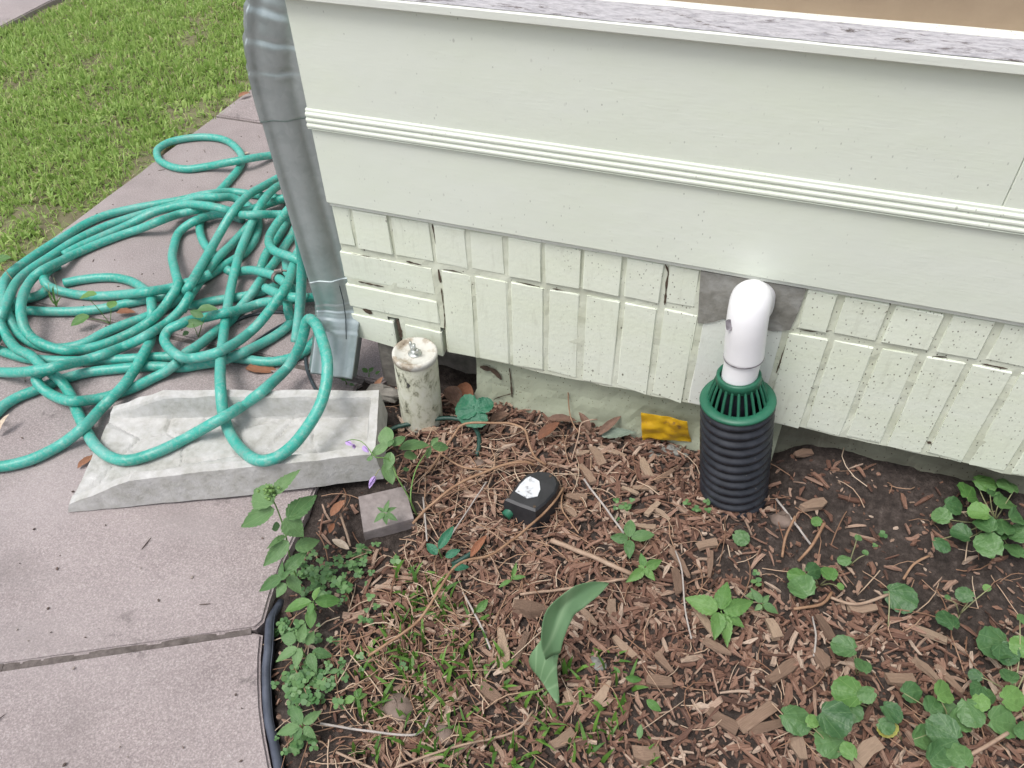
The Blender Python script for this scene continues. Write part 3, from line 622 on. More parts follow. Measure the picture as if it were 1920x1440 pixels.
strand([(575, 282), (517, 290), (475, 296, .03), (448, 301, .034), (415, 307, .026), (390, 312), (350, 317), (317, 311), (297, 298), (294, 284), (310, 270), (340, 261), (383, 257), (420, 262), (443, 277), (454, 295), (450, 313), (433, 335), (413, 357), (395, 375), (382, 397), (376, 413), (375, 433), (382, 455), (396, 472), (412, 488)])
strand([(-20, 640), (0, 612), (15, 592), (28, 572), (40, 563), (70, 555), (85, 546), (92, 535)])                                   # dark end at the left
strand([(30, 590), (52, 583), (83, 584), (133, 584), (183, 580), (233, 570), (283, 560), (317, 556), (357, 572), (390, 566), (420, 561), (460, 555), (490, 547), (525, 533), (560, 520), (600, 505)])
strand([(590, 385), (555, 397), (540, 413), (523, 443), (500, 475), (491, 496), (488, 506)])
strand([(-40, 640), (-15, 651), (0, 657), (17, 663), (50, 672), (100, 676), (150, 677), (200, 675), (250, 672), (300, 669), (350, 668), (410, 668), (457, 673), (490, 678), (523, 677), (557, 667), (573, 657), (593, 637), (612, 612), (630, 585)])
strand([(535, 478, .04), (538, 500, .05), (540, 530, .05), (539, 560, .045), (541, 585, .035), (545, 603), (532, 618), (507, 635), (473, 653), (440, 668), (407, 678), (373, 684), (340, 689), (283, 687), (217, 692), (167, 698), (125, 709), (95, 720), (63, 733), (33, 745), (8, 760), (0, 768), (-30, 795)])
strand([(600, 390), (543, 378), (523, 372), (485, 366), (463, 363), (440, 360), (420, 360), (398, 363), (373, 367), (340, 375), (300, 382), (250, 391), (200, 403), (160, 420), (127, 440), (83, 467), (45, 493), (20, 512), (8, 530), (8, 560), (17, 595), (35, 625), (60, 643), (90, 652), (125, 652), (160, 643), (200, 622), (240, 606), (277, 593), (315, 572), (338, 555), (355, 535)])
strand([(-12, 650), (-8, 625), (0, 600), (10, 575), (20, 550), (32, 528), (55, 507), (93, 482), (140, 452), (185, 430), (230, 413), (280, 398), (340, 381), (373, 370), (407, 370), (433, 370), (453, 378), (468, 388), (482, 408), (484, 428), (477, 450), (460, 473), (440, 486), (415, 501), (395, 515), (370, 528)])
strand([(120, 478), (150, 462), (200, 440), (240, 422), (290, 398), (340, 384), (373, 384), (407, 389), (433, 396), (457, 396), (485, 388), (510, 380), (540, 368), (575, 350)])
strand([(575, 395), (558, 418), (548, 440), (535, 460), (520, 485), (507, 502), (488, 527), (470, 553), (448, 580), (433, 600), (403, 623), (373, 647), (348, 663), (333, 680)])
Qz = strand([(425, 505), (440, 512), (453, 508), (473, 507), (490, 510), (508, 515), (515, 517), (527, 525), (537, 533), (555, 545), (575, 560)])
strand([(498, 540), (510, 546), (522, 551), (540, 556), (570, 560)])
strand([(340, 584), (357, 553), (382, 518), (407, 485), (433, 460), (447, 445), (465, 425), (480, 405), (492, 388)])
strand([(600, 320), (535, 343), (513, 355), (497, 372), (483, 393), (472, 418), (460, 447), (450, 472), (443, 497), (437, 522), (430, 555), (426, 580), (421, 613), (418, 638), (415, 660), (413, 690), (413, 715), (415, 747), (419, 777), (430, 810), (450, 840), (480, 862, .075), (513, 860, .085), (547, 837, .088), (577, 800, .095), (600, 760, .11), (612, 717, .13), (613, 673, .15), (604, 637, .16), (593, 609, .165), (581, 598, .16), (574, 606, .14), (570, 622, .115), (563, 647, .085), (553, 667, .06), (540, 688, .045), (515, 713, .04), (480, 743), (440, 770, .06), (400, 793, .06), (333, 830), (283, 852), (240, 863), (207, 857), (180, 837), (163, 810), (147, 777), (133, 743), (117, 718), (103, 705), (80, 688), (58, 667), (33, 655), (17, 638), (8, 623), (-6, 595)])
strand([(333, 680), (310, 697), (283, 711), (243, 730), (187, 747), (133, 752), (97, 740), (75, 723), (68, 709), (80, 697), (105, 690)])
strand([(120, 531), (150, 525), (183, 521), (217, 521), (247, 528), (267, 540), (280, 552), (284, 570), (285, 590), (285, 612), (282, 638), (273, 657), (250, 697), (228, 727), (192, 763), (160, 798), (117, 832), (70, 857), (33, 869), (0, 875), (-60, 880)])
strand([(110, 498), (95, 505), (83, 517), (86, 532), (108, 544), (142, 552), (183, 555), (233, 552), (283, 546), (320, 540), (345, 532), (375, 523), (400, 510)])
strand([(-40, 695), (0, 698), (50, 697), (117, 685), (183, 668), (250, 642), (300, 614), (322, 598), (342, 577), (357, 553)])
strand([(600, 400), (523, 402), (490, 402), (457, 403), (420, 401), (393, 405), (360, 417), (335, 437), (327, 460), (323, 482), (328, 507), (333, 535), (317, 562), (300, 585), (267, 612), (217, 637), (167, 653), (125, 657), (87, 648), (60, 633), (45, 612), (39, 583), (43, 555), (55, 530), (75, 510), (117, 488), (150, 472), (190, 455), (230, 440), (265, 428), (305, 412), (340, 400), (375, 393), (405, 394), (432, 404), (455, 412)], tail=14)
strand([(580, 312), (530, 330), (498, 347), (470, 363), (448, 383), (430, 407), (412, 438), (395, 468), (378, 497), (362, 525), (347, 548), (333, 562), (318, 573)], tail=8)
strand([(570, 455, .07), (558, 475, .07), (549, 502, .07), (540, 530, .065), (525, 555, .06), (507, 580, .05), (482, 610, .04), (457, 632), (433, 648), (407, 661), (373, 670), (345, 671), (321, 657), (308, 637), (316, 619), (333, 610), (355, 601), (382, 596), (415, 588), (457, 579), (490, 568), (515, 565), (545, 562), (580, 558), (620, 555)])
strand([(565, 365, .06), (548, 384, .05), (532, 403, .05), (517, 423, .05), (507, 440, .05), (504, 453, .055), (509, 466, .06), (520, 473, .065), (540, 480, .075), (558, 487, .08), (583, 504, .08), (592, 522, .07), (601, 548, .05), (606, 575, .03)])
Pv = catmull([G(584, 345, .42), G(566, 385, .36), G(561, 430, .28), G(566, 480, .20), G(565, 530, .14), G(562, 580, .085), G(558, 613, .055), G(554, 642, .03)], 0.008)
hose_parts.append(tube(Pv, HR, 14))
hose = thing('garden_hose', 'long teal green garden hose heaped in loose coils on the sidewalk', 'garden hose', (-1.1, 1.05, 0))
obj('hose_tube', join(hose_parts), 'green_vinyl', hose, True)
i_ = int(len(Qz) * 0.60); cl = Qz[i_]; td = Qz[i_ + 1] - Qz[i_ - 1]; td /= np.linalg.norm(td)
hc = [lathe([(0.0135, -0.006), (0.0142, -0.005), (0.0142, 0.005), (0.0135, 0.006), (0.0112, 0.006), (0.0112, -0.006), (0.0135, -0.006)], cl, 18, td)]
hc.append(tube([cl + np.array([-0.004, 0.0, 0.016]), cl + np.array([0.012, 0.006, 0.018])], 0.005, 8)); hc.append(tube([cl + np.array([0.010, 0.006, 0.018]), cl + np.array([0.022, 0.009, 0.017])], 0.0025, 6))
obj('hose_clamp', join(hc), 'dirty_metal', hose)
cb = [catmull([G(a, b_, 0.004) for a, b_ in L], 0.01) for L in ([(415, 622), (433, 607), (457, 595), (490, 587), (523, 585), (545, 588), (552, 600), (537, 605), (510, 620), (482, 640), (465, 655)], [(566, 640), (572, 665), (575, 690), (583, 712), (592, 730), (604, 748)])]
o = obj('cable', join([tube(c, 0.0036, 8) for c in cb]), 'dark_cable', smooth=True, origin=G(523, 585, 0)); tag(o, 'thin dark grey cable on the concrete beneath the coiled hose', 'cable')

# ------------------------------------------------------------------ capped white pipe beside the wall
pb_ = np.array([-0.545, 0.965, 0.0]); hp = 0.166; tilt = np.array([0.02, 0.0, 1.0])
cp = thing('cleanout_pipe', 'stubby white pipe with peeling paint and wing nut cap by bricks', 'pipe', (pb_[0], pb_[1], -0.02))
RP = 0.0405
obj('pipe_body', lathe([(RP, -0.04), (RP, 0.02), (RP * 0.995, 0.06), (RP * 1.0, 0.11), (RP * 0.99, hp - 0.012)], pb_, 40, tilt), 'peeling_paint', cp, True)
obj('cap', lathe([(RP * 0.99, hp - 0.013), (RP * 1.025, hp - 0.012), (RP * 1.035, hp - 0.004), (RP * 1.01, hp), (RP * 0.88, hp + 0.001), (RP * 0.80, hp - 0.003), (RP * 0.45, hp - 0.0055), (RP * 0.30, hp - 0.005), (0.0001, hp - 0.005)], pb_, 40, tilt), 'cap_paint', cp, True)
tp = pb_ + tilt * (hp - 0.005)
wn = [lathe([(0.0125, 0), (0.0125, 0.0018), (0.0095, 0.0022), (0.0075, 0.004), (0.0065, 0.009), (0.0001, 0.009)], tp, 16), tube([tp, tp + np.array([0, 0, 0.022])], 0.0034, 8)]
for s in (-1, 1):
    wn.append(tube(catmull([tp + np.array([s * 0.004, -s * 0.003, 0.006]), tp + np.array([s * 0.009, -s * 0.006, 0.011]), tp + np.array([s * 0.011, -s * 0.008, 0.019])], 0.003), 0.0042, 8, 0.0026, up=(1, 1, 0)))
obj('wing_nut', join(wn), 'zinc', cp, True)

# ------------------------------------------------------------------ drain: corrugated pipe, green grate, white elbow pipe
b0 = W(1375, 922, 0.956); t0 = W(1383, 752, 0.956); ax = t0 - b0; HT = np.linalg.norm(ax); ax /= HT
cor = []; nr = 14
for k in range(nr * 8 + 1):
    h = -0.05 + (HT + 0.05) * k / (nr * 8); ph = (k % 8) / 8
    r_ = 0.0522 + 0.0062 * (0.5 - 0.5 * math.cos(2 * math.pi * ph)) ** 0.7
    cor.append((r_, h))
cor += [(0.0545, HT), (0.052, HT - 0.001), (0.050, HT - 0.02), (0.050, HT - 0.2)]
o = obj('corrugated_pipe', lathe(cor, b0, 48, ax), 'black_plastic', smooth=True, origin=b0); tag(o, 'black ribbed plastic drain pipe standing upright in the mulch', 'drain pipe')
gr = thing('drain_grate', 'dark green slotted cone grate topping the black ribbed pipe', 'grate', t0)
obj('ring', lathe([(0.0545, 0.0005), (0.0585, 0.001), (0.0592, 0.004), (0.0575, 0.0072), (0.0455, 0.0085), (0.0435, 0.007), (0.0435, 0.0005), (0.0545, 0.0005)], t0, 48, ax), 'green_plastic', gr, True)
ua = np.cross(ax, (0, 1., 0)); ua /= np.linalg.norm(ua); va = np.cross(ax, ua)
for k in range(22):
    a = 2 * math.pi * k / 22; d = math.cos(a) * ua + math.sin(a) * va
    obj('rib', tube([t0 + d * 0.0448 + ax * 0.007, t0 + d * 0.0388 + ax * 0.030, t0 + d * 0.0330 + ax * 0.046], 0.0024, 6), 'green_plastic', gr)
obj('collar', lathe([(0.0310, 0.043), (0.0350, 0.043), (0.0338, 0.056), (0.0325, 0.058), (0.0285, 0.058), (0.0285, 0.043), (0.0310, 0.043)], t0, 40, ax), 'green_plastic', gr, True)
obj('inner_tube', lathe([(0.0262, 0.05), (0.0262, -0.12)], t0, 24, ax), 'black_plastic', gr, True)
t1 = t0 + ax * 0.052
el0 = W(1396, 640, 0.958); el1 = W(1404, 585, 0.962); wallp = W(1417, 548, FACE + 0.01)
pp = thing('drain_elbow_pipe', 'white plastic elbow pipe coming out of the grey cement patch', 'pipe', t1)
pth = catmull([t1 + ax * -0.006, W(1393, 672, 0.957), W(1396, 645, 0.957)], 0.006)
obj('stub', tube(pth, 0.0268, 36, up=(0, 1, 0)), 'pvc', pp, True)
ce = catmull([W(1394.5, 668, 0.957), W(1397, 640, 0.957), W(1400, 610, 0.957), W(1404, 583, 0.961), W(1409, 562, 0.972), wallp + np.array([0, -0.035, 0.003]), wallp + np.array([0, 0.01, 0.001])], 0.004)
scl = np.ones(len(ce)); 
obj('elbow', tube(ce, 0.0297, 36, up=(0, 1, 0), scale=scl), 'pvc', pp, True)
sl_ = len(ce); obj('joint_line', tube([W(1394.5, 667, 0.957) - ax * 0.0012, W(1394.5, 667, 0.957) + ax * 0.0006], 0.0301, 36, up=(0, 1, 0)), 'pvc_mark', pp)
mk = W(1370, 602, 0.945)
obj('smudge', ([mk + np.array([0.006 * math.cos(a) * (1 + .3 * math.sin(3 * a)), -0.0005 + 0.004 * math.sin(a), 0.010 * math.sin(a) * (1 + .3 * math.cos(2 * a))]) + np.array([0.0, -0.009, 0]) for a in np.linspace(0, 6.0, 12)], [tuple(range(12))]), 'pvc_mark', pp)

# ------------------------------------------------------------------ plastic edging
ep = catmull([(edge_x(y) + 0.002 * math.sin(y * 47), y, -0.003 + 0.004 * math.sin(y * 31) - 0.022 * min(1, max(0, (y - 0.47) / 0.05))) for y in np.linspace(0.525, 0.04, 22)], 0.012)
ed = thing('lawn_edging', 'black plastic garden edging strip between sidewalk and mulch bed', 'edging', (-0.6, 0.5, -0.05))
obj('rolled_top', tube(ep, 0.0066, 12), 'edging_plastic', ed, True)
obj('buried_strip', tube(ep + np.array([0.002, 0, -0.028]), 1.0, section=[(0.03, 0.0015), (0.03, -0.0015), (-0.03, -0.0015), (-0.03, 0.0015)]), 'edging_plastic', ed)

# ------------------------------------------------------------------ fallen garden light, cable, wrapper, rubble
lt = thing('garden_light', 'small black garden light lying in mulch with shiny metal plate', 'garden light', G(995, 935, 0))
outl = [(946, 938), (958, 925), (972, 905), (988, 890), (1008, 884), (1030, 886), (1043, 895), (1048, 908), (1042, 924), (1024, 944), (1004, 960), (975, 950)]
top = [G(a, b_, 0.040) for a, b_ in outl]; mid_ = [p + np.array([0, 0, -0.006]) + 0.03 * (p - np.mean(top, 0)) for p in top]; bot = [p * np.array([1, 1, 0]) + np.array([0.004, -0.006, -0.004]) + 0.05 * (p - np.mean(top, 0)) * np.array([1, 1, 0]) for p in top]
inn = [np.mean(top, 0) + (p - np.mean(top, 0)) * 0.9 + np.array([0, 0, 0.003]) for p in top]; n_ = 12
Vv = inn + top + mid_ + bot
obj('body', (Vv, [tuple(range(n_))] + [(r_ * n_ + i, (r_ + 1) * n_ + i, (r_ + 1) * n_ + (i + 1) % n_, r_ * n_ + (i + 1) % n_) for r_ in range(3) for i in range(n_)]), 'fixture_black', lt)
pl = [G(a, b_, 0.0445) for a, b_ in [(966, 921), (975, 908), (986, 897), (994, 893), (1005, 898), (1011, 902), (1013, 917), (1008, 930), (989, 934), (976, 927)]]
obj('metal_plate', (pl + [p - np.array([0, 0, 0.002]) for p in pl], [tuple(range(10))] + [(i, 10 + i, 10 + (i + 1) % 10, (i + 1) % 10) for i in range(10)]), 'white_metal', lt)
obj('stake_socket', tube([G(970, 945, 0.018), G(948, 968, 0.012)], 0.011, 12, 0.009), 'green_plastic', lt, True)
for a, b_ in ((1002, 950), (953, 932), (1032, 893)):
    p = G(a, b_, 0.043); obj('screw_hole', lathe([(0.0001, 0.001), (0.0026, 0.001), (0.0026, -0.001)], p, 10), 'crack_dark', lt)
gc = catmull([G(720, 812, 0.004), G(745, 800, 0.006), G(790, 791, 0.010), G(830, 784, 0.013), G(860, 786, 0.014), G(885, 797, 0.013), G(897, 815, 0.011), G(898, 838, 0.008), G(893, 855, 0.003)], 0.01)
o = obj('garden_cable', tube(gc, 0.0042, 8), 'green_cable', smooth=True, origin=gc[0]); tag(o, 'dark green garden cable curving past the white capped pipe', 'cable')
o = obj('garden_cable', tube(catmull([G(848, 1058, 0.004), G(870, 1046, 0.010), G(895, 1030, 0.010), G(905, 1022, 0.004)], 0.01), 0.004, 8), 'green_cable', smooth=True, origin=G(870, 1046, 0)); tag(o, 'short dark green cable end showing among the dry stems', 'cable')

A_, B_, C_, D_ = G(1205, 826, 0.004), G(1298, 832, 0.003), W(1289, 789, 1.028), W(1203, 771, 1.030)
nu, nv = 34, 20; wv = []
for j in range(nv):
    for i in range(nu):
        u_, v_ = i / (nu - 1), j / (nv - 1); p = (A_ * (1 - u_) + B_ * u_) * (1 - v_) + (D_ * (1 - u_) + C_ * u_) * v_
        k = vnoise(u_ * 5 + v_ * 2, v_ * 4 - u_ * 1.5, 71) - .5; k2 = abs((u_ * 1.2 + v_ - 0.9)) - 0.3
        k3 = abs(((u_ * 1.2 + v_ * 0.8 + 0.2) % 1) - 0.5) + 0.6 * abs(((u_ * 1.1 - v_ * 2.2) % 1) - 0.5)
        p = p + np.array([0, -0.006 * k - 0.004 * math.sin(v_ * 3.1) - 0.006 * k3, 0.002 * k + 0.002 * k3])
        if v_ < 0.12: p = p + np.array([0, 0.006, 0.0])
        wv.append(p)
wf = grid_faces(nu, nv)
o = obj('wrapper', (wv, wf), 'yellow_film', origin=A_); tag(o, 'crumpled yellow plastic scrap leaning against the foundation', 'wrapper')
mo = o.modifiers.new('thick', 'SOLIDIFY'); mo.thickness = 0.0012; mo.offset = 0

def rock(c, r, seed, sq=(1, 1, 0.7)):
    rr = random.Random(seed); v, f = [], []; nlat, nlon = 6, 9; ph = rr.uniform(0, 6)
    for i in range(nlat + 1):
        th = math.pi * i / nlat
        for k in range(nlon):
            a = 2 * math.pi * k / nlon + ph; q = r * (0.8 + 0.4 * rr.random())
            v.append((c[0] + sq[0] * q * math.sin(th) * math.cos(a), c[1] + sq[1] * q * math.sin(th) * math.sin(a), c[2] + sq[2] * q * math.cos(th)))
    for i in range(nlat):
        for k in range(nlon): f.append((i * nlon + k, (i + 1) * nlon + k, (i + 1) * nlon + (k + 1) % nlon, i * nlon + (k + 1) % nlon))
    return v, f
for i, (a, b_, r_) in enumerate([(1226, 848, .010), (1243, 845, .009), (1258, 840, .011), (1270, 846, .010), (1238, 836, .007), (1308, 824, .009), (1284, 852, .007)]):
    p = G(a, b_, 0.0); p[2] = float(soil_z(p[0], p[1])) + r_ * 0.4
    o = obj('mortar_crumb', rock(p, r_, 100 + i), 'rubble', smooth=False, origin=p); tag(o, 'grey crumb of old mortar lying below the yellow scrap', 'rubble', 'mortar crumbs')
for i, (a, b_, r_, lab) in enumerate([(745, 1325, .022, 'rounded brown stone among the weeds at the bed edge'), (1122, 1238, .013, 'small grey lump of stone in the mulch right of the folded leaf'), (833, 1372, .014, 'small pale brown stone low in the weedy mulch'), (898, 868, .013, 'pale stone at the end of the green cable'), (1466, 980, .017, 'flat brown stone right of the black ribbed pipe')]):
    p = G(a, b_, 0.005); p[2] = float(soil_z(p[0], p[1])) + r_ * 0.35
    o = obj('stone', rock(p, r_, 200 + i, (1.15, 0.95, 0.7)), 'stone' if i != 1 else 'rubble', smooth=True, origin=p); tag(o, lab, 'stone')
p = G(722, 738, 0.01); o = obj('concrete_shard', rock((p[0], p[1], 0.012), .03, 260, (1.3, 0.55, 0.5)), 'dark_concrete', origin=(p[0], p[1], 0.0)); tag(o, 'grey concrete fragment between splash block and capped pipe', 'concrete')
#--PART2--

# ------------------------------------------------------------------ mulch and litter
GRAIN = []
def chip_verts(L, wd, th, bend=0.0, taper=0.5):
    """one splintered chip of bark along X: 12 verts"""
    v = []
    for s, k in ((-0.5, taper), (rnd.uniform(-0.15, 0.15), 1.0), (0.5, taper * rnd.uniform(0.5, 1.4))):
        for y, z in ((-1, -1), (1, -1), (1, 1), (-1, 1)):
            v.append((s * L + rnd.uniform(-.06, .06) * L, y * wd * 0.5 * k + bend * (s * s) * wd * 4, z * th * 0.5 * (0.5 + 0.5 * k) - abs(s) * 0.1 * th))
    v = np.array(v); v[:, 1] += np.array([rnd.uniform(-.13, .13) * wd for _ in v]); v[:, 2] += np.array([rnd.uniform(-.15, .15) * th for _ in v])
    GRAIN.append(v + rnd.uniform(0, 50)); return v
CF = [(3, 2, 1, 0), (8, 9, 10, 11)] + [(r_ * 4 + i, r_ * 4 + (i + 1) % 4, (r_ + 1) * 4 + (i + 1) % 4, (r_ + 1) * 4 + i) for r_ in range(2) for i in range(4)]
def euler(rz, rx, ry):
    return np.array(Matrix.Rotation(rz, 3, 'Z') @ Matrix.Rotation(rx, 3, 'X') @ Matrix.Rotation(ry, 3, 'Y'))
def proj(x, y, z=0.0):
    c = RW.T @ np.array([x, y, z - CAMZ]); return PX + F * c[0] / c[2], PY + F * c[1] / c[2]
def mulch_density(x, y):
    d = 1.0
    d *= 1 - 0.90 / (1 + math.exp(-(x - 0.05) / 0.035)) / (1 + math.exp(-(y - 0.755) / 0.025))
    e = x - float(edge_x(y)); d *= min(1, max(0.05, (e - 0.09) / 0.12))                    # weedy strip along the edging
    return d * (0.55 + 0.9 * float(vnoise(x * 9, y * 9, 88)))
def with_grain(o):
    a = o.data.attributes.new('grain', 'FLOAT_VECTOR', 'POINT'); a.data.foreach_set('vector', np.vstack(GRAIN).astype(np.float32).ravel()); GRAIN.clear(); return o
def scatter(n, fn, xr, yr, dens):
    Vs, Fs, k, tries = [], [], 0, 0
    while tries < n * 1.6:
        tries += 1; x, y = rnd.uniform(*xr), rnd.uniform(*yr)
        if x < float(edge_x(y)) + 0.01 or rnd.random() > dens(x, y): continue
        if splash_at(x, y) > 0 or (-0.57 < x < -0.45 and 0.66 < y < 0.79 and abs((x + 0.51) + (y - 0.727) * 0.0) < 0.055): continue
        v, f = fn(x, y); o_ = fn.count
        Vs.append(v); Fs.extend([tuple(i + o_ for i in q) for q in f]); fn.count += len(v); k += 1
    return np.vstack(Vs), Fs
def chip_at(x, y):
    r_ = rnd.random(); L = 0.008 + 0.037 * r_ ** 2.4; wd = rnd.uniform(0.0016, 0.0080) * (0.6 + L * 14); th = rnd.uniform(0.0015, 0.0050)
    v = chip_verts(L, wd, th, rnd.uniform(-0.5, 0.5), rnd.uniform(0.25, 0.95)) @ euler(rnd.uniform(0, 6.28), rnd.gauss(0, 0.22), rnd.gauss(0, 0.20)).T
    return v + np.array([x, y, float(soil_z(x, y)) + rnd.uniform(0.001, 0.010)]), CF
chip_at.count = 0
o = obj('mulch', scatter(12500, chip_at, (-0.66, 0.80), (0.16, 1.05), mulch_density), 'bark'); with_grain(o); tag(o, 'brown shredded bark mulch covering the garden bed', 'mulch', kind='stuff')
def crumb_at(x, y):
    L = rnd.uniform(0.003, 0.010); v = chip_verts(L, L * rnd.uniform(0.3, 0.8), rnd.uniform(0.001, 0.003)) @ euler(rnd.uniform(0, 6.28), rnd.gauss(0, 0.4), rnd.gauss(0, 0.4)).T
    return v + np.array([x, y, float(soil_z(x, y)) + rnd.uniform(0.0, 0.003)]), CF
crumb_at.count = 0
o = obj('mulch_crumbs', scatter(5000, crumb_at, (-0.66, 0.80), (0.16, 1.05), lambda x, y: 0.8 - 0.5 / (1 + math.exp(-(x - 0.05) / 0.035)) / (1 + math.exp(-(y - 0.755) / 0.025))), 'bark'); with_grain(o); tag(o, 'fine bark crumbs on the dark soil', 'mulch', kind='stuff')
def straw_at(x, y):
    L = rnd.uniform(0.02, 0.11); a = rnd.uniform(0, 6.28); c = rnd.gauss(0, 0.5); n = 5; r_ = rnd.uniform(0.0005, 0.0011); z0 = float(soil_z(x, y)) + rnd.uniform(0.004, 0.014); tl = rnd.gauss(0, 0.12)
    P = []
    for k in range(n):
        s = k / (n - 1) - 0.5; P.append((x + L * s * math.cos(a + c * s), y + L * s * math.sin(a + c * s), z0 + L * s * tl + 0.004 * math.cos(s * 5)))
    return tube(P, r_, 4, cap=False)
straw_at.count = 0
def straw_density(x, y):
    return min(1, 0.10 + 1.0 * math.exp(-((x + 0.32) / 0.17) ** 2 - ((y - 0.80) / 0.17) ** 2) + 0.8 * math.exp(-((x + 0.33) / 0.16) ** 2 - ((y - 0.45) / 0.16) ** 2))
o = obj('straw_litter', scatter(2300, straw_at, (-0.62, 0.7), (0.2, 1.03), straw_density), 'straw', smooth=True); tag(o, 'thin dry straw and pine needles lying over the mulch', 'straw', kind='stuff')

# larger chips one can pick out
CH = [(1111, 836, 1131, 868, 18), (1090, 868, 1113, 905, 15), (1202, 859, 1218, 893, 14), (1232, 905, 1264, 882, 8), (1166, 916, 1196, 926, 9), (1060, 932, 1099, 935, 16), (1058, 944, 1083, 969, 14), (1230, 958, 1257, 976, 10), (1212, 969, 1235, 944, 10), (1161, 953, 1198, 935, 10), (1186, 914, 1232, 916, 9), (1196, 987, 1230, 990, 10), (1125, 832, 1175, 850, 11), (1081, 848, 1106, 845, 12),
      (964, 1140, 1027, 1147, 26), (1376, 962, 1432, 936, 14), (1258, 1028, 1294, 1080, 13), (1267, 1065, 1275, 1110, 14), (1305, 1027, 1342, 1020, 14), (1333, 1035, 1331, 1080, 10), (1144, 1121, 1151, 1162, 14), (1230, 1226, 1260, 1260, 14), (1211, 1275, 1260, 1279, 16), (1444, 1275, 1496, 1234, 18), (1391, 1365, 1451, 1320, 20), (1331, 1331, 1384, 1365, 18), (1406, 1369, 1470, 1354, 14), (1121, 1312, 1144, 1275, 14), (1189, 1410, 1237, 1410, 24), (1035, 1399, 1076, 1365, 16), (937, 1177, 949, 1256, 18), (960, 1245, 990, 1189, 12), (900, 1282, 934, 1312, 18),
      (1500, 971, 1541, 956, 20), (1590, 1147, 1642, 1146, 15), (1530, 1219, 1552, 1256, 20), (1534, 1155, 1560, 1200, 14), (1444, 1159, 1462, 1196, 18), (1661, 1279, 1714, 1279, 18), (1714, 1234, 1759, 1275, 14), (1755, 1249, 1807, 1297, 10), (1597, 1432, 1642, 1391, 22), (1702, 1166, 1774, 1200, 13), (1489, 1384, 1500, 1425, 20), (790, 803, 825, 800, 11), (745, 805, 758, 802, 8), (1480, 880, 1512, 876, 16), (1300, 1130, 1340, 1190, 12), (1150, 1190, 1190, 1230, 12), (1080, 1130, 1120, 1170, 13), (1320, 1200, 1370, 1225, 14), (1060, 1290, 1085, 1330, 13)]
for i, (a, b_, c, d, wp) in enumerate(CH):
    p, q = G(a, b_, 0.006), G(c, d, 0.006); L = np.linalg.norm(q - p); mid_ = (p + q) / 2; sz = L / math.hypot(c - a, d - b_) if L > 0 else 0.0009
    wd = wp * 0.00095; th = min(0.014, max(0.005, wd * 0.5)); zc = float(soil_z(mid_[0], mid_[1])) + 0.008 + th * 0.4
    v = chip_verts(L, wd, th, rnd.uniform(-0.2, 0.2), rnd.uniform(0.6, 0.95))
    o = bpy.data.objects.new('wood_chip', mesh('wood_chip', v, CF)); o.data.materials.append(MATS['wood']); COL.objects.link(o)
    o.location = (mid_[0], mid_[1], zc); o.rotation_euler = (rnd.gauss(0, 0.12), rnd.gauss(0, 0.06), math.atan2(q[1] - p[1], q[0] - p[0]))
    tag(o, 'big brown wood chip lying on top of the mulch', 'wood chip', 'large wood chips')
    if i == 14: o['label'] = 'thick pale wood block behind the folded green leaf'; del o['group']
    if i == 15: o['label'] = 'long brown wood chip at the foot of the black ribbed pipe'; del o['group']
    if i == 33: o['label'] = 'reddish brown bark piece right of the flat brown stone'; del o['group']

def stick(name, pts, r, mat, label, cat='stick', group=None, r1=None, z=0.014):
    P = catmull([G(p[0], p[1], p[2] if len(p) > 2 else z) for p in pts], 0.008)
    gz = soil_z(P[:, 0], P[:, 1]); P[:, 2] = np.maximum(P[:, 2] + 0.4 * gz, gz + 0.004)
    o = obj(name, tube(P, r, 7, r1), mat, smooth=True, origin=(P[0][0], P[0][1], float(gz[0]))); tag(o, label, cat, group); return o
stick('stick', [(1033, 1012), (1080, 1030), (1130, 1051), (1185, 1074)], 0.0044, 'pale_stick', 'thick pale stick lying on mulch above the folded leaf', r1=0.0038)
stick('stick', [(975, 1114), (1040, 1105), (1110, 1094), (1177, 1082)], 0.0022, 'pale_stick', 'thin straight twig just below the thick pale stick')
stick('stick', [(1095, 896, .02), (1104, 910), (1135, 950), (1170, 999)], 0.0019, 'grey_stick', 'thin grey stick slanting down to a four-leaved seedling')
stick('stick', [(1267, 1031), (1279, 1069), (1286, 1144), (1297, 1196)], 0.0014, 'grey_stick', 'thin pale stem left of the large serrated seedling')
stick('stick', [(1455, 937, .02), (1485, 979), (1519, 1022)], 0.0019, 'grey_stick', 'whitish straw below the black ribbed pipe on bare soil')
stick('twig', [(1545, 982, .05), (1522, 1024, .03), (1496, 1054)], 0.0028, 'dry_stem', 'orange brown twig rising from the soil beside the round leaves', 'twig', r1=0.0022)
stick('twig', [(1490, 971, .04), (1472, 1010, .025), (1466, 1046)], 0.0022, 'dry_stem', 'short brown twig left of the orange brown twig', 'twig')
stick('twig', [(1489, 1140), (1541, 1132), (1560, 1110, .02)], 0.0024, 'dry_stem', 'curved brown stem below the cluster of round leaves', 'twig')
stick('twig', [(1552, 1118), (1605, 1134, .02), (1665, 1114, .02)], 0.0024, 'pale_stick', 'arched tan stem left of the single dark round leaf', 'twig')
stick('twig', [(1695, 1084), (1714, 1057), (1744, 1042)], 0.0020, 'dry_stem', 'small kinked twig above the single dark round leaf', 'twig')
stick('twig', [(1760, 1450, .03), (1781, 1436, .03), (1845, 1402, .045), (1890, 1374, .05)], 0.0026, 'pale_stick', 'long tan twig over the leaves in the lower right corner', 'twig')
stick('stick', [(1524, 1155), (1530, 1190), (1526, 1230)], 0.0015, 'grey_stick', 'short pale upright straw below the serrated seedling', 'stick')
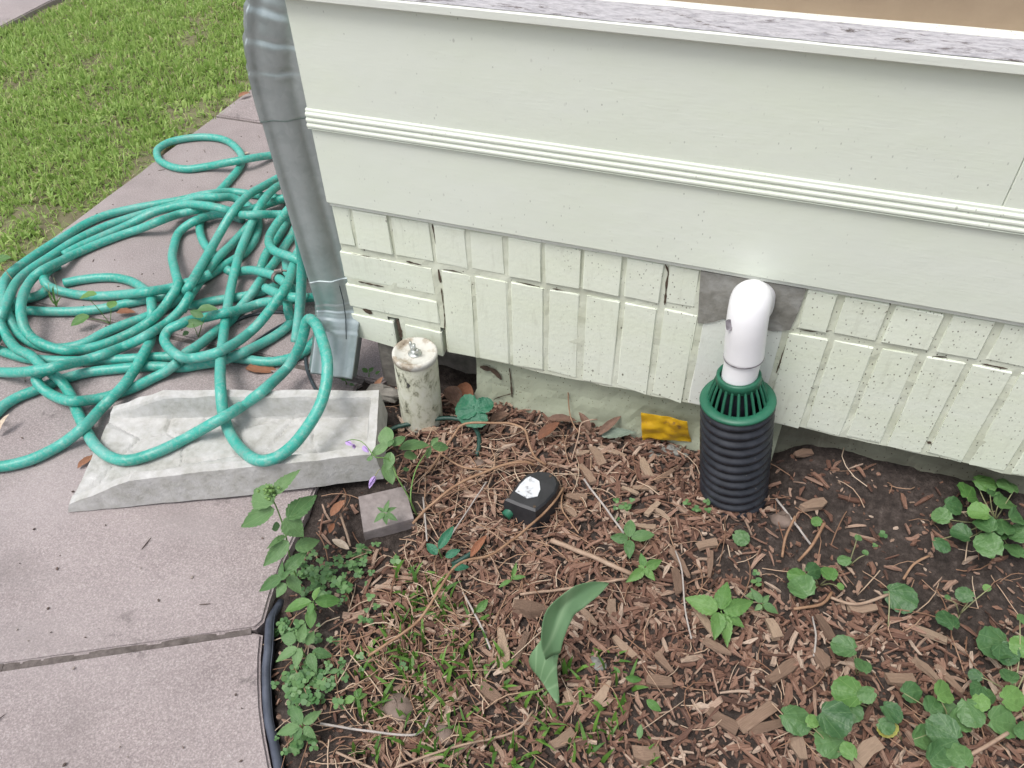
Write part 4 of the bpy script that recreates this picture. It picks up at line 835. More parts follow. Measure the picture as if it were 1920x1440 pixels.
stick('stick', [(868, 1110), (900, 1170), (920, 1216)], 0.0017, 'grey_stick', 'pale straight straw left of the folded leaf')
stick('stick', [(600, 1355), (680, 1368), (780, 1375), (805, 1340)], 0.0017, 'grey_stick', 'bent pale straw near the bottom left of the bed')
stick('stick', [(637, 960), (650, 1000), (655, 1020)], 0.0022, 'pale_stick', 'short pale twig under the orange leaf')
stick('stick', [(630, 1410), (700, 1440), (760, 1470)], 0.0018, 'pale_stick', 'tan straw crossing the lower weeds')
stick('stick', [(740, 1438), (830, 1405), (960, 1370), (1000, 1330)], 0.0017, 'pale_stick', 'long pale straw sweeping under the folded leaf')
stick('dry_stem', [(803, 883), (828, 847, .03), (853, 813, .05), (872, 795, .06), (937, 791, .06), (965, 795, .055), (985, 806, .05), (992, 832, .03), (1005, 859, .02), (1024, 871)], 0.0022, 'dry_stem', 'arching orange dry stem behind the fallen black light', 'dry stem')
stick('dry_stem', [(813, 838, .03), (837, 857, .03), (870, 875, .025), (920, 880, .02)], 0.0017, 'dry_stem', 'short dry stem below the leafy sprig', 'dry stem')
stick('dry_stem', [(773, 978), (803, 947, .02), (853, 908, .035), (903, 887, .035), (946, 872, .03), (987, 866, .03), (1003, 873, .02)], 0.0024, 'dry_stem', 'long dry stem running left from the fallen black light', 'dry stem')
stick('dry_stem', [(690, 1230, .02), (787, 1158, .05), (855, 1061, .05), (924, 1037, .04), (1001, 978, .03), (1037, 942, .03), (1056, 914, .025)], 0.0022, 'dry_stem', 'longest dry stem crossing the bed below the black light', 'dry stem')
stick('dry_stem', [(1064, 700, .10), (1068, 770, .035), (1080, 800, .02), (1092, 812)], 0.0012, 'dry_stem', 'thin dry stem standing against the foundation', 'dry stem')
stick('dry_stem', [(1072, 860, .02), (1085, 815, .04), (1091, 790, .05), (1120, 784, .05)], 0.0013, 'pale_stick', 'thin bent straw beside the foundation', 'dry stem')
stick('dry_stem', [(1056, 914, .02), (1053, 950, .02), (1068, 975, .012), (1085, 998)], 0.0013, 'dry_stem', 'thin dry stem drooping right of the black light', 'dry stem')
stick('dry_stem', [(793, 930), (797, 975), (800, 1010)], 0.0016, 'grey_stick', 'upright pale straw right of the paver', 'dry stem')
stick('dry_stem', [(912, 903, .03), (880, 950, .02), (846, 1000, .02), (838, 1010)], 0.0013, 'grey_stick', 'slanting grey straw left of the black light', 'dry stem')

# ------------------------------------------------------------------ leaves
def leaf_mesh(name, kind):
    V, Fc = [], []
    if kind.startswith('round'):
        var = {'round': (0.30, 0.10, 0.0, 1.0), 'round_b': (0.42, 0.22, 1.3, 1.06), 'round_c': (0.22, -0.10, 2.6, 0.94)}[kind]; n = 26
        V.append((0.0, 0, 0.02))
        for rr in (0.35, 0.7, 1.0):
            for k in range(n):
                u_ = k / (n - 1); a = math.pi - var[0] - (2 * math.pi - 2 * var[0]) * u_
                sc_l = 1.0 + (0.03 if k % 2 else -0.03) * (rr > 0.9)
                x = (0.46 + 0.54 * math.cos(a) * sc_l) * rr - 0.10 * rr * math.exp(-((abs(a) - math.pi) / 0.55) ** 2); y = 0.52 * var[3] * math.sin(a) * rr * sc_l
                z = var[1] * (abs(y) * 2) ** 1.6 - 0.16 * max(0, x - 0.4) ** 1.2 + 0.035 * rr ** 3 * math.sin(a * 5 + var[2]) + 0.018 * math.cos(a * 9) * (rr == 0.7)
                V.append((x, y, z))
        for k in range(n - 1): Fc.append((0, 1 + k, 2 + k))
        for r_ in range(2):
            for k in range(n - 1): q = 1 + r_ * n + k; Fc.append((q, q + n, q + n + 1, q + 1))
        return mesh(name, V, Fc, True)
    m = 19 if kind == 'ovate' else 11; cols = (-1, -0.5, 0, 0.5, 1)
    for i in range(m):
        s = i / (m - 1)
        if kind == 'ovate': hw = 0.5 * (math.sin(math.pi * s ** 0.72) ** 0.85) * (1 - 0.25 * s); hw *= (1 + (0.07 if i % 2 else -0.05))
        elif kind == 'smooth': hw = 0.5 * math.sin(math.pi * s ** 0.85) ** 0.8
        else: hw = 0.5 * math.sin(math.pi * min(1, s * 0.9 + 0.1)) ** 0.7
        for c in cols: V.append((s, c * hw, 0.10 * abs(c) * hw * 2 - 0.16 * s * s + 0.015 * math.sin(i * 2.1 + c * 3)))
    for i in range(m - 1):
        for k in range(4): a = i * 5 + k; Fc.append((a, a + 1, a + 6, a + 5))
    return mesh(name, V, Fc, True)
LM = {k: leaf_mesh('leaf_' + k, k) for k in ('round', 'round_b', 'round_c', 'ovate', 'smooth', 'lance')}
LEAFM = {}
def place_leaf(parent, kind, base, tip, width, mat, up=(0, -0.35, 1), roll=0.0, name='leaf'):
    base, tip = np.asarray(base, float), np.asarray(tip, float); x = tip - base; L = np.linalg.norm(x); x = x / L
    z = np.asarray(up, float); z = z - x * z.dot(x); z /= np.linalg.norm(z); y = np.cross(z, x)
    if roll: z, y = z * math.cos(roll) + y * math.sin(roll), y * math.cos(roll) - z * math.sin(roll)
    key = (kind, mat)
    if key not in LEAFM: LEAFM[key] = LM[kind].copy(); LEAFM[key].materials.append(MATS[mat])
    o = bpy.data.objects.new(name, LEAFM[key]); COL.objects.link(o); o.parent = parent
    M = Matrix.Identity(4); pl_ = np.array(loc_of(parent))
    for i in range(3):
        M[i][0] = x[i] * L; M[i][1] = y[i] * width; M[i][2] = z[i] * L; M[i][3] = base[i] - pl_[i]
    o.matrix_basis = M; return o
def gz(px, py): p = G(px, py, 0.0); return np.array([p[0], p[1], float(soil_z(p[0], p[1])) if p[0] > edge_x(p[1]) else 0.0])

def plant(name, label, base_px, stem_pts, leaves, mat='weed_leaf', kind='ovate', cat='weed', group=None, wr=0.6, sr=0.0016, stem_mat='green_stem'):
    """leaves: (bx, by, bz, tx, ty, tz[, width ratio])"""
    b_ = gz(*base_px); t = thing(name, label, cat, b_, group)
    for sp in stem_pts:
        P = catmull([b_] + [G(*q) for q in sp], 0.01); obj('stem', tube(P, sr, 6, sr * 0.6), stem_mat, t, True)
    for lf in leaves:
        p, q = G(lf[0], lf[1], lf[2]), G(lf[3], lf[4], lf[5]); ratio = lf[6] if len(lf) > 6 else wr
        place_leaf(t, kind, p, q, np.linalg.norm(q - p) * ratio, mat, (rnd.uniform(-.25, .25), -0.45 + rnd.uniform(-.25, .25), 1), rnd.uniform(-.25, .25))
    return t
t = plant('leafy_weed', 'tall serrated-leaf weed with a bud cluster leaning over the edging', (560, 1095), [[(545, 1050, .06), (535, 1000, .12), (520, 955, .16), (505, 925, .19)]],
      [(512, 930, .185, 560, 876, .20, .42), (512, 945, .18, 470, 912, .17, .75), (515, 955, .17, 443, 988, .14, .45), (540, 975, .15, 594, 922, .15, .55), (533, 972, .15, 570, 1008, .12, .85), (541, 1014, .11, 491, 1063, .09, .5), (553, 1028, .10, 602, 1012, .09, .6), (535, 1072, .08, 577, 1030, .09, .5), (530, 1080, .07, 481, 1110, .05, .42), (540, 1080, .07, 566, 1114, .05, .6), (530, 1088, .08, 526, 1050, .09, .4), (536, 1094, .06, 516, 1120, .05, .8), (525, 985, .13, 507, 992, .12, .8), (536, 1005, .11, 500, 1025, .12, .35), (528, 1085, .08, 545, 1068, .1, .4)])
bud = []
for k in range(26):
    p = G(505, 922, .195) + np.array([rnd.gauss(0, .005), rnd.gauss(0, .005), rnd.gauss(0, .004)]); bud.append(rock(p, 0.0026, 300 + k, (1, 1, 1)))
obj('bud', join(bud), 'bright_stem' if 'bright_stem' in MATS else 'green_stem', t, True)
plant('leafy_weed', 'pale four-leaved weed just below the tall budding weed', (590, 1135), [[(587, 1128, .05)]], [(585, 1128, .05, 530, 1143, .04, .42), (588, 1126, .05, 597, 1100, .065, .6), (590, 1127, .05, 640, 1126, .04, .5), (586, 1130, .05, 579, 1154, .045, .6), (585, 1140, .03, 581, 1178, .02, .6)], 'bright_leaf', 'smooth')
plant('leafy_weed', 'grey-green weed halfway down the edging, above the lowest weed', (575, 1240), [[(565, 1215, .04)], [(590, 1225, .03)]], [(562, 1205, .045, 572, 1165, .05, .5), (555, 1200, .04, 524, 1195, .04, .8), (558, 1215, .04, 513, 1240, .03, .45), (562, 1215, .04, 552, 1255, .03, .6), (585, 1222, .03, 625, 1230, .02, .55), (580, 1225, .03, 592, 1262, .02, .6), (575, 1210, .04, 590, 1180, .04, .5), (560, 1260, .02, 568, 1290, .01, .8)])
plant('leafy_weed', 'lowest leafy weed beside the black edging strip', (572, 1372), [[(566, 1358, .04)]], [(566, 1358, .04, 543, 1320, .045, .6), (562, 1362, .04, 514, 1377, .03, .45), (565, 1364, .04, 549, 1392, .03, .6), (568, 1357, .04, 604, 1332, .04, .5), (570, 1362, .04, 592, 1386, .03, .6)])
plant('seedling', 'small starry seedling on bare soil right of the edging weeds', (636, 1262), [[(636, 1256, .02)]], [(636, 1256, .02, 612, 1262, .015, .4), (636, 1256, .02, 650, 1240, .02, .4), (636, 1256, .02, 655, 1268, .012, .4), (636, 1256, .02, 632, 1272, .012, .5)], group=None)
plant('seedling', 'two-leaved seedling near the brown stone among weeds', (668, 1320), [[(665, 1308, .02)]], [(665, 1308, .02, 640, 1318, .015, .6), (666, 1307, .02, 678, 1288, .02, .7), (667, 1309, .02, 690, 1300, .015, .5)], 'bright_leaf')
# sprig with purple flowers beside the splash block
t = plant('flowering_sprig', 'leafy sprig with small purple flowers at splash block corner', (782, 962), [[(765, 930, .04), (745, 895, .08), (728, 860, .11), (705, 858, .12), (690, 840, .13)], [(770, 935, .05), (780, 880, .07), (808, 836, .07)]],
      [(728, 836, .12, 720, 798, .135, .8), (735, 836, .12, 760, 817, .125, .55), (728, 834, .12, 694, 853, .115, .5), (733, 847, .115, 725, 882, .10, .6), (748, 842, .10, 807, 829, .09, .4), (722, 866, .09, 737, 907, .07, .6), (757, 856, .08, 784, 853, .07, .75), (728, 838, .125, 738, 822, .13, .6), (808, 836, .075, 822, 819, .08, .5), (810, 838, .075, 843, 838, .065, .55), (808, 838, .075, 799, 860, .06, .5), (755, 880, .06, 768, 880, .055, .7), (700, 858, .12, 686, 862, .115, .6)], 'weed_leaf', 'smooth')
for a, b_, h, c, d, h2 in ((648, 828, .125, 660, 834, .125), (660, 836, .125, 668, 838, .12), (680, 836, .13, 690, 848, .125), (704, 892, .085, 690, 916, .07)):
    place_leaf(t, 'smooth', G(a, b_, h), G(c, d, h2), 0.009, 'purple', name='flower'); place_leaf(t, 'smooth', G(a, b_, h), G(c + 3, d - 2, h2 + .004), 0.008, 'purple', roll=1.2, name='flower')
obj('flower_stalk', tube(catmull([G(690, 840, .13), G(678, 828, .135), G(660, 824, .13), G(648, 828, .125)], 0.006), 0.0008, 5), 'green_stem', t, True)
obj('flower_stalk', tube(catmull([G(712, 880, .09), G(708, 884, .088), G(702, 896, .083)], 0.006), 0.0009, 5), 'pale_petiole', t, True)
plant('seedling', 'pointed green seedling growing over the square paver', (724, 985), [[(722, 962, .05)]], [(722, 961, .05, 729, 936, .06, .4), (721, 962, .05, 700, 979, .045, .5), (723, 960, .05, 744, 950, .05, .4), (724, 963, .05, 745, 976, .045, .5), (722, 964, .05, 724, 984, .04, .6), (720, 960, .05, 707, 950, .055, .5)], 'weed_leaf')
plant('seedling', 'four-leaved seedling at the tip of the thin grey stick', (1182, 1015), [[(1180, 1010, .02)]], [(1180, 1008, .02, 1182, 972, .03, .6), (1178, 1010, .02, 1145, 1008, .025, .6), (1183, 1009, .02, 1228, 1000, .025, .5), (1180, 1012, .02, 1180, 1044, .02, .55)], 'weed_leaf', 'smooth')
plant('seedling', 'bright seedling at the end of the thick pale stick', (1210, 1072), [[(1209, 1065, .025)]], [(1208, 1063, .025, 1201, 1036, .035, .6), (1211, 1064, .025, 1243, 1050, .03, .6), (1207, 1067, .025, 1175, 1092, .02, .5), (1211, 1067, .025, 1228, 1089, .02, .6), (1209, 1065, .027, 1214, 1078, .025, .8), (1208, 1066, .027, 1196, 1060, .03, .7)], 'bright_leaf')
plant('seedling', 'largest serrated seedling standing right of centre in the bed', (1362, 1165), [[(1352, 1146, .035)]], [(1346, 1143, .035, 1284, 1120, .04, .62), (1352, 1143, .035, 1362, 1088, .05, .62), (1356, 1145, .035, 1417, 1128, .04, .55), (1347, 1148, .035, 1342, 1199, .025, .62), (1354, 1150, .03, 1368, 1212, .015, .5), (1358, 1150, .03, 1398, 1176, .02, .5)], 'bright_leaf')
plant('seedling', 'small seedling right beside the largest serrated seedling', (1432, 1140), [[(1430, 1132, .025)]], [(1429, 1130, .025, 1407, 1102, .035, .5), (1431, 1133, .025, 1461, 1150, .02, .55), (1430, 1130, .025, 1443, 1115, .03, .6), (1428, 1134, .025, 1415, 1145, .02, .7), (1418, 1118, .02, 1398, 1116, .02, .9)])
plant('seedling', 'two-bladed seedling left of the thick pale stick', (958, 1095), [[(960, 1080, .02)]], [(961, 1082, .02, 968, 1056, .04, .3), (960, 1085, .02, 985, 1080, .025, .35), (958, 1088, .02, 935, 1100, .02, .35)], 'bright_leaf', 'smooth')
plant('seedling', 'single oval leaf seedling above the folded leaf', (905, 1145), [[(898, 1140, .02)]], [(893, 1148, .02, 915, 1124, .03, .5)], 'bright_leaf', 'smooth')
plant('seedling', 'blue-green leafy shoot behind the long dry stem', (830, 1045), [[(822, 1030, .03)]], [(820, 1040, .02, 800, 1018, .03, .6), (822, 1030, .03, 850, 985, .05, .35), (835, 1045, .02, 862, 1030, .03, .5), (845, 1065, .02, 880, 1062, .02, .4)], 'blue_leaf', 'smooth')
plant('seedling', 'small blade seedling low between the big wood chips', (1228, 1330), [[(1222, 1322, .01)]], [(1212, 1312, .015, 1240, 1334, .01, .5)], 'bright_leaf', 'smooth')
plant('seedling', 'tiny dark leaf seedling below the wood chips near the bottom', (1200, 1385), [[(1199, 1378, .01)]], [(1199, 1385, .01, 1201, 1358, .02, .5)], 'weed_leaf', 'smooth')
plant('seedling', 'long narrow-leaved seedling at end of the pale chip', (1190, 1280), [[(1185, 1272, .015)]], [(1172, 1270, .02, 1205, 1276, .015, .4), (1163, 1262, .02, 1150, 1250, .025, .4)], 'bright_leaf', 'smooth')
# weeds in the pavement joint under the hose
plant('joint_weed', 'three-leaved weed sprouting from the sidewalk joint inside the hose coil', (206, 607), [[(185, 580, .05), (168, 562, .08)], [(208, 590, .03), (208, 575, .05)], [(190, 600, .01), (170, 598, .025)]], [(182, 552, .085, 145, 556, .08, .5), (205, 578, .055, 216, 562, .06, .9), (168, 592, .03, 130, 608, .025, .55)], 'bright_leaf', 'smooth', sr=0.001)
plant('joint_weed', 'small weed sprouting from the sidewalk joint near hose bend', (372, 632), [[(380, 605, .04), (388, 590, .06)], [(365, 615, .04), (360, 605, .05)]], [(370, 581, .065, 407, 576, .07, .55), (382, 594, .06, 354, 582, .07, .5), (346, 609, .045, 380, 604, .05, .5), (354, 622, .02, 342, 628, .02, .9)], 'weed_leaf', 'smooth', sr=0.001)
plant('joint_weed', 'dry grassy weed poking through hose coils at left edge', (105, 575), [[(100, 560, .03), (80, 535, .06)], [(95, 555, .03), (90, 530, .05)], [(108, 545, .04), (100, 520, .07)]], [(105, 572, .01, 88, 548, .04, .12), (108, 574, .01, 96, 536, .05, .12), (106, 575, .01, 112, 555, .03, .15)], 'bright_leaf', 'lance', sr=0.0008, stem_mat='pale_petiole')
plant('joint_weed', 'bright green leaf on a thin brown stem at photo left edge', (35, 540), [[(20, 520, .02), (5, 500, .03), (0, 492, .04)]], [(-8, 490, .04, 18, 480, .05, .6)], 'bright_leaf', 'smooth', sr=0.001, stem_mat='dry_stem')
plant('joint_weed', 'tiny weed in the joint below the downspout outlet', (690, 705), [[(692, 698, .015)]], [(690, 698, .015, 678, 690, .02, .6), (692, 698, .015, 700, 688, .02, .6), (704, 702, .01, 712, 695, .015, .7)], 'bright_leaf', 'smooth')
plant('joint_weed', 'pair of tiny weeds beside the splash block rim', (650, 720), [[(648, 714, .012)]], [(648, 714, .012, 638, 708, .015, .5), (650, 714, .012, 660, 708, .015, .5), (655, 720, .01, 664, 722, .012, .5)], 'weed_leaf', 'smooth')
# round leaf beside the capped pipe
t = thing('round_leaf_plant', 'single lobed blue-green round leaf beside the white capped pipe', 'plant', gz(892, 800))
obj('petiole', tube(catmull([gz(892, 800), G(893, 785, .03), G(890, 770, .045)], .006), 0.0016, 6), 'pale_petiole', t, True)
place_leaf(t, 'round', G(891, 768, .047), G(880, 800, .030), 0.060, 'blue_leaf', (0.05, -0.5, 1)); place_leaf(t, 'round', G(892, 768, .047), G(855, 758, .045), 0.05, 'blue_leaf', (0.0, -0.5, 1)); place_leaf(t, 'round', G(893, 768, .047), G(924, 752, .055), 0.032, 'blue_leaf', (0.1, -0.4, 1))
# folded upright leaf
t = thing('folded_leaf_plant', 'tall folded glossy green leaf bending right in the mulch', 'plant', gz(1040, 1315))
def blade(spine, hw, fold, side, name):
    P = catmull(spine, 0.006); n = len(P); V, Fc = [], []; T = np.gradient(P, axis=0); T /= np.linalg.norm(T, axis=1)[:, None]; K = 15
    for i in range(n):
        s = i / (n - 1); a = np.array(side); a = a - T[i] * a.dot(T[i]); a /= np.linalg.norm(a); nn = np.cross(T[i], a); q = [r_[0] for r_ in hw]; hl = np.interp(s, q, [r_[1] for r_ in hw]) * (1 + 0.04 * math.sin(s * 14)); hr = np.interp(s, q, [r_[2] for r_ in hw])
        for k in range(K):
            c = k / (K - 1) * 2 - 1; h = hl if c < 0 else hr
            V.append(P[i] + a * h * c + nn * (fold * h * abs(c) ** 1.3 + 0.0005 * (k % 2) + 0.002 * math.sin(s * 9 + c * 2) * abs(c)))
    for i in range(n - 1):
        for k in range(K - 1): q = i * K + k; Fc.append((q, q + 1, q + K + 1, q + K))
    o = obj(name, (V, Fc), 'tulip_leaf', t, True); mo = o.modifiers.new('thick', 'SOLIDIFY'); mo.thickness = 0.0006; return o
blade([G(1040, 1228, .066), G(1038, 1190, .090), G(1047, 1150, .112), G(1078, 1120, .124), G(1140, 1093, .118)], [(0, .017, .008), (.15, .022, .013), (.4, .024, .020), (.65, .018, .019), (.85, .010, .011), (1, .0005, .0005)], -0.35, (0.72, 0.50, -0.25), 'leaf')
blade([G(1047, 1320, .0), G(1042, 1285, .022), G(1036, 1246, .050), G(1040, 1200, .080)], [(0, .001, .001), (.10, .007, .002), (.22, .015, .003), (.36, .024, .004), (.50, .031, .006), (.62, .034, .007), (.74, .031, .008), (.86, .024, .009), (1, .015, .008)], 0.30, (0.93, 0.30, 0.05), 'leaf')
# violets: round leaves on petioles
def violet(label, base_px, leaves, mat='violet_leaf'):
    b_ = gz(*base_px); t = thing('violet_plant', label, 'violet', b_, 'violets in the bed')
    for (cx, cy, r_) in leaves:
        h = (rnd.uniform(0.022, 0.05) if len(leaves) > 1 else 0.02) + max(0.0, gz(cx, cy)[2]) * 0.8
        c = G(cx, cy, h); k = np.linalg.norm(G(cx + 10, cy, h) - c) / 10; rr = r_ * k * 0.98; a = rnd.uniform(0, 6.28); d = np.array([math.cos(a), math.sin(a), rnd.uniform(-.25, .1)])
        p = c - d * rr * 0.95; q = c + d * rr
        place_leaf(t, rnd.choice(('round', 'round_b', 'round_c')), p, q, rr * rnd.uniform(1.9, 2.2), mat if rnd.random() < 0.74 else 'bright_leaf', (rnd.uniform(-.3, .3), -0.3 + rnd.uniform(-.35, .25), 1))
        mid_ = (p + b_) / 2; mid_[2] = max(p[2] * 0.7, 0.008)
        obj('petiole', tube(catmull([b_, mid_, p], 0.012), 0.0011, 5, 0.0008), 'pale_petiole', t, True)
    return t
violet('lone small round violet leaf on bare soil below the ribbed pipe', (1392, 1025), [(1391, 1009, 15)])
violet('violet with overlapping round leaves at foot of the orange brown twig', (1535, 1100), [(1502, 1100, 23), (1492, 1078, 16), (1528, 1069, 18), (1554, 1074, 15), (1577, 1099, 7)])
violet('tiny violet leaf on the tip of the orange brown twig', (1532, 990), [(1530, 977, 10)])
violet('small violet leaves between the two twigs on bare soil', (1590, 1062), [(1582, 1050, 12), (1610, 1008, 7), (1622, 1036, 6)])
violet('large single dark round violet leaf on a long petiole', (1665, 1180), [(1693, 1121, 28)])
violet('violet pair of round leaves left of the right edge', (1800, 1150), [(1777, 1159, 22), (1807, 1114, 15), (1777, 1119, 6), (1850, 1102, 7)])
violet('dense dark violet clump against the wall at the right edge', (1850, 1000), [(1768, 1022, 16), (1764, 967, 17), (1834, 962, 19), (1800, 1001, 18), (1852, 1020, 25), (1901, 1031, 18), (1882, 943, 20), (1819, 922, 25), (1789, 949, 18), (1862, 924, 11), (1845, 985, 20), (1880, 985, 22), (1905, 970, 18), (1868, 1000, 18), (1910, 1000, 20), (1850, 905, 20), (1890, 908, 20)])
violet('pale violet with two small leaves above the lower violet clumps', (1605, 1265), [(1580, 1212, 22), (1617, 1247, 16), (1597, 1204, 12)])
violet('violet of three leaves right of the big pale wood chip', (1630, 1330), [(1586, 1297, 27), (1624, 1303, 16), (1597, 1333, 22)])
violet('large-leaved violet at the bottom left of the violet patch', (1560, 1410), [(1496, 1350, 28), (1524, 1352, 13), (1568, 1350, 30), (1556, 1391, 29), (1590, 1406, 16)])
violet('violet with a yellowing leaf between two bigger clumps', (1690, 1390), [(1674, 1337, 20), (1663, 1362, 16)])
violet('bushy violet clump in the middle of the lower right patch', (1780, 1370), [(1712, 1297, 21), (1729, 1382, 23), (1749, 1322, 18), (1779, 1333, 16), (1770, 1297, 22), (1766, 1369, 30), (1822, 1339, 25), (1834, 1297, 18), (1856, 1305, 14), (1840, 1318, 16), (1757, 1414, 24), (1796, 1414, 24), (1800, 1352, 22)])
violet('violet clump cut by the lower right edge of the photo', (1900, 1310), [(1882, 1354, 28), (1903, 1309, 25), (1892, 1266, 17), (1864, 1211, 31), (1886, 1226, 23), (1916, 1211, 22), (1828, 1266, 12), (1915, 1370, 16), (1920, 1160, 12)])
t = bpy.data.objects.get('violet_plant.010')
if t: place_leaf(t, 'round', G(1660, 1350, .03), G(1668, 1384, .02), 0.028, 'yellow_leaf' if 'yellow_leaf' in MATS else 'bright_leaf')

# clover-like ground cover, small bed grass
Vs, Fs, n0 = [], [], 0
def add_disc(c, r_, nrm, out):
    n = np.array(nrm, float); n /= np.linalg.norm(n); u = np.cross(n, (1, 0, 0.1)); u /= np.linalg.norm(u); v_ = np.cross(n, u); b = sum(len(q[0]) for q in out[-1:]) * 0
    out.append(([c + r_ * (math.cos(a) * u + math.sin(a) * v_) * (0.75 if k == 0 else 1) for k, a in enumerate(np.linspace(0, 6.28, 7)[:-1])], [tuple(range(6))]))
discs = []
def clover(px, py, sp, n):
    for _ in range(n):
        a, b_ = rnd.gauss(px, sp), rnd.gauss(py, sp * 0.8); p = gz(a, b_)
        if p[0] < edge_x(p[1]) - 0.005: continue
        
        if rnd.random() < 0.56: continue
        h = rnd.uniform(0.006, 0.028); c0 = p + np.array([0, 0, h]); th = rnd.uniform(0, 6.28); r_ = rnd.uniform(0.0022, 0.0055)
        for k in range(3):
            d = np.array([math.cos(th + 2.09 * k), math.sin(th + 2.09 * k), 0]); add_disc(c0 + d * r_ * 0.95, r_, (rnd.gauss(0, .3), rnd.gauss(-.2, .3), 1), discs)
for a, b_, sp, n in ((600, 1085, 28, 75), (640, 1060, 26, 55), (575, 1060, 18, 30), (535, 1180, 14, 35), (560, 1200, 22, 45), (590, 1290, 25, 70), (560, 1320, 22, 50), (545, 1275, 14, 30), (690, 1050, 22, 22), (640, 1110, 20, 25), (560, 1390, 22, 25), (1160, 960, 9, 8), (1180, 955, 10, 8), (1325, 960, 12, 12), (1345, 945, 10, 8), (1415, 1090, 14, 7), (690, 1150, 20, 10), (620, 1250, 40, 30), (1640, 1040, 20, 3)): clover(a, b_, sp, n)
o = obj('clover_cover', join(discs), 'clover_leaf'); tag(o, 'tiny clover leaves carpeting the soil behind the edging', 'clover', kind='stuff')

def blades(xy_, zfun, lmin, lmax, wmin, wmax, lean=0.6):
    n = len(xy_); x, y = xy_[:, 0], xy_[:, 1]; z = zfun(x, y); L = rng.uniform(lmin, lmax, n); wd = rng.uniform(wmin, wmax, n); a = rng.uniform(0, 6.283, n); ln = np.abs(rng.normal(0, lean, n)); pa = a + rng.normal(0, 0.5, n) + 1.57
    pts = []
    for s, ws in ((0, 0.8), (0.45, 1.0), (0.8, 0.6)):
        ang = ln * (0.4 + 1.2 * s); hx = L * s * np.sin(ang); hz = L * s * np.cos(ang)
        c = np.stack([x + hx * np.cos(a), y + hx * np.sin(a), z - 0.002 + hz], 1); o_ = np.stack([np.cos(pa), np.sin(pa), 0 * pa], 1) * (wd * ws / 2)[:, None]
        pts += [c - o_, c + o_]
    ang = ln * 1.6; pts.append(np.stack([x + L * np.sin(ang) * np.cos(a), y + L * np.sin(ang) * np.sin(a), z - 0.002 + L * np.cos(ang)], 1))
    V = np.stack(pts, 1).reshape(-1, 3); b = np.arange(n) * 7
    q = np.concatenate([np.stack([b, b + 1, b + 3, b + 2], 1), np.stack([b + 2, b + 3, b + 5, b + 4], 1)]); tr = np.stack([b + 4, b + 5, b + 6], 1)
    return V, q.tolist() + tr.tolist()
def fast_obj(name, vf, mat):
    v, f = vf; me = bpy.data.meshes.new(name); me.from_pydata(v.tolist(), [], f); me.update(); me.materials.append(MATS[mat]); o = bpy.data.objects.new(name, me); COL.objects.link(o); return o
def tuft(px, py, n, sp, lmin, lmax, wd, label):
    p = gz(px, py); xy_ = np.column_stack([rng.normal(0, sp, n), rng.normal(0, sp, n)])
    v, f = blades(xy_ + p[None, :2], soil_z, lmin, lmax, wd * .7, wd * 1.3, 0.55)
    o = obj('grass_tuft', (v, f), 'bed_grass', origin=p); tag(o, label, 'grass tuft', 'small grass tufts in the mulch')
TL = 'small tuft of broad green grass blades growing through the mulch'
for a, b_, n, sp in ((800, 1120, 26, .018), (770, 1090, 16, .016), (835, 1150, 22, .018), (745, 1170, 14, .016), (765, 1215, 26, .02), (720, 1205, 12, .015), (850, 1225, 16, .016), (700, 1255, 14, .015), (790, 1270, 24, .02), (880, 1260, 12, .014), (760, 1300, 14, .015), (830, 1310, 22, .02), (900, 1180, 8, .01), (930, 1240, 14, .015), (700, 1340, 16, .016), (800, 1390, 26, .022), (1010, 1330, 22, .02), (950, 1290, 14, .016), (1075, 1270, 12, .015), (1140, 1355, 18, .02), (1080, 1400, 14, .016), (870, 1420, 26, .022), (960, 1420, 22, .02), (1160, 1300, 12, .014), (690, 1420, 16, .016), (1140, 1240, 8, .012), (1205, 1420, 8, .01)):
    tuft(a, b_, n, sp, 0.018, 0.050, 0.0058, TL)

# fallen leaves
def fallen(px0, py0, px1, py1, wr, mat, label, z=0.006, lift=0.0, kind='smooth', name='fallen_leaf'):
    p, q = G(px0, py0, z), G(px1, py1, z + lift); t_ = thing(name, label, 'fallen leaf', (p[0], p[1], 0.0)); 
    place_leaf(t_, kind, p, q, np.linalg.norm(q - p) * wr, mat, (rnd.uniform(-.2, .2), -0.2, 1), name='blade')
fallen(620, 968, 645, 935, .42, 'dead_leaf', 'orange oval leaf on the soil between edging and paver', .02, .012)
fallen(618, 1000, 626, 978, .4, 'dead_leaf', 'small reddish leaf just below the orange oval leaf', .01)
fallen(655, 1030, 620, 1008, .3, 'pale_leaf', 'pale curled leaf below the paver corner', .01)
fallen(1008, 824, 1048, 788, .38, 'dead_leaf', 'rust orange leaf leaning up near the foundation', .015, .02)
fallen(1026, 786, 1082, 784, .3, 'brown_leaf', 'arched brown leaf against the foundation', .02, .0)
fallen(1106, 808, 1088, 772, .4, 'brown_leaf', 'upright brown bark-like leaf beside the foundation', .012, .03)
fallen(1122, 816, 1163, 778, .28, 'brown_leaf', 'narrow brown leaf propped on the foundation near yellow scrap', .015, .03)
fallen(1128, 818, 1194, 806, .35, 'grey_leaf', 'crinkled grey-green leaf left of the yellow scrap', .012, .008, 'ovate')
fallen(218, 586, 252, 582, .42, 'dead_leaf', 'coppery leaf lying by the hose on the sidewalk joint', .010, .004)
fallen(460, 690, 520, 692, .4, 'dead_leaf', 'pinkish brown leaf behind the splash block', .004, .002)
fallen(145, 878, 182, 848, .35, 'dead_leaf', 'reddish leaf tucked under the front of the splash block', .004, .002)
fallen(-4, 815, 10, 775, .35, 'pale_leaf', 'pale curled leaf by the hose at the left edge', .006, .03)
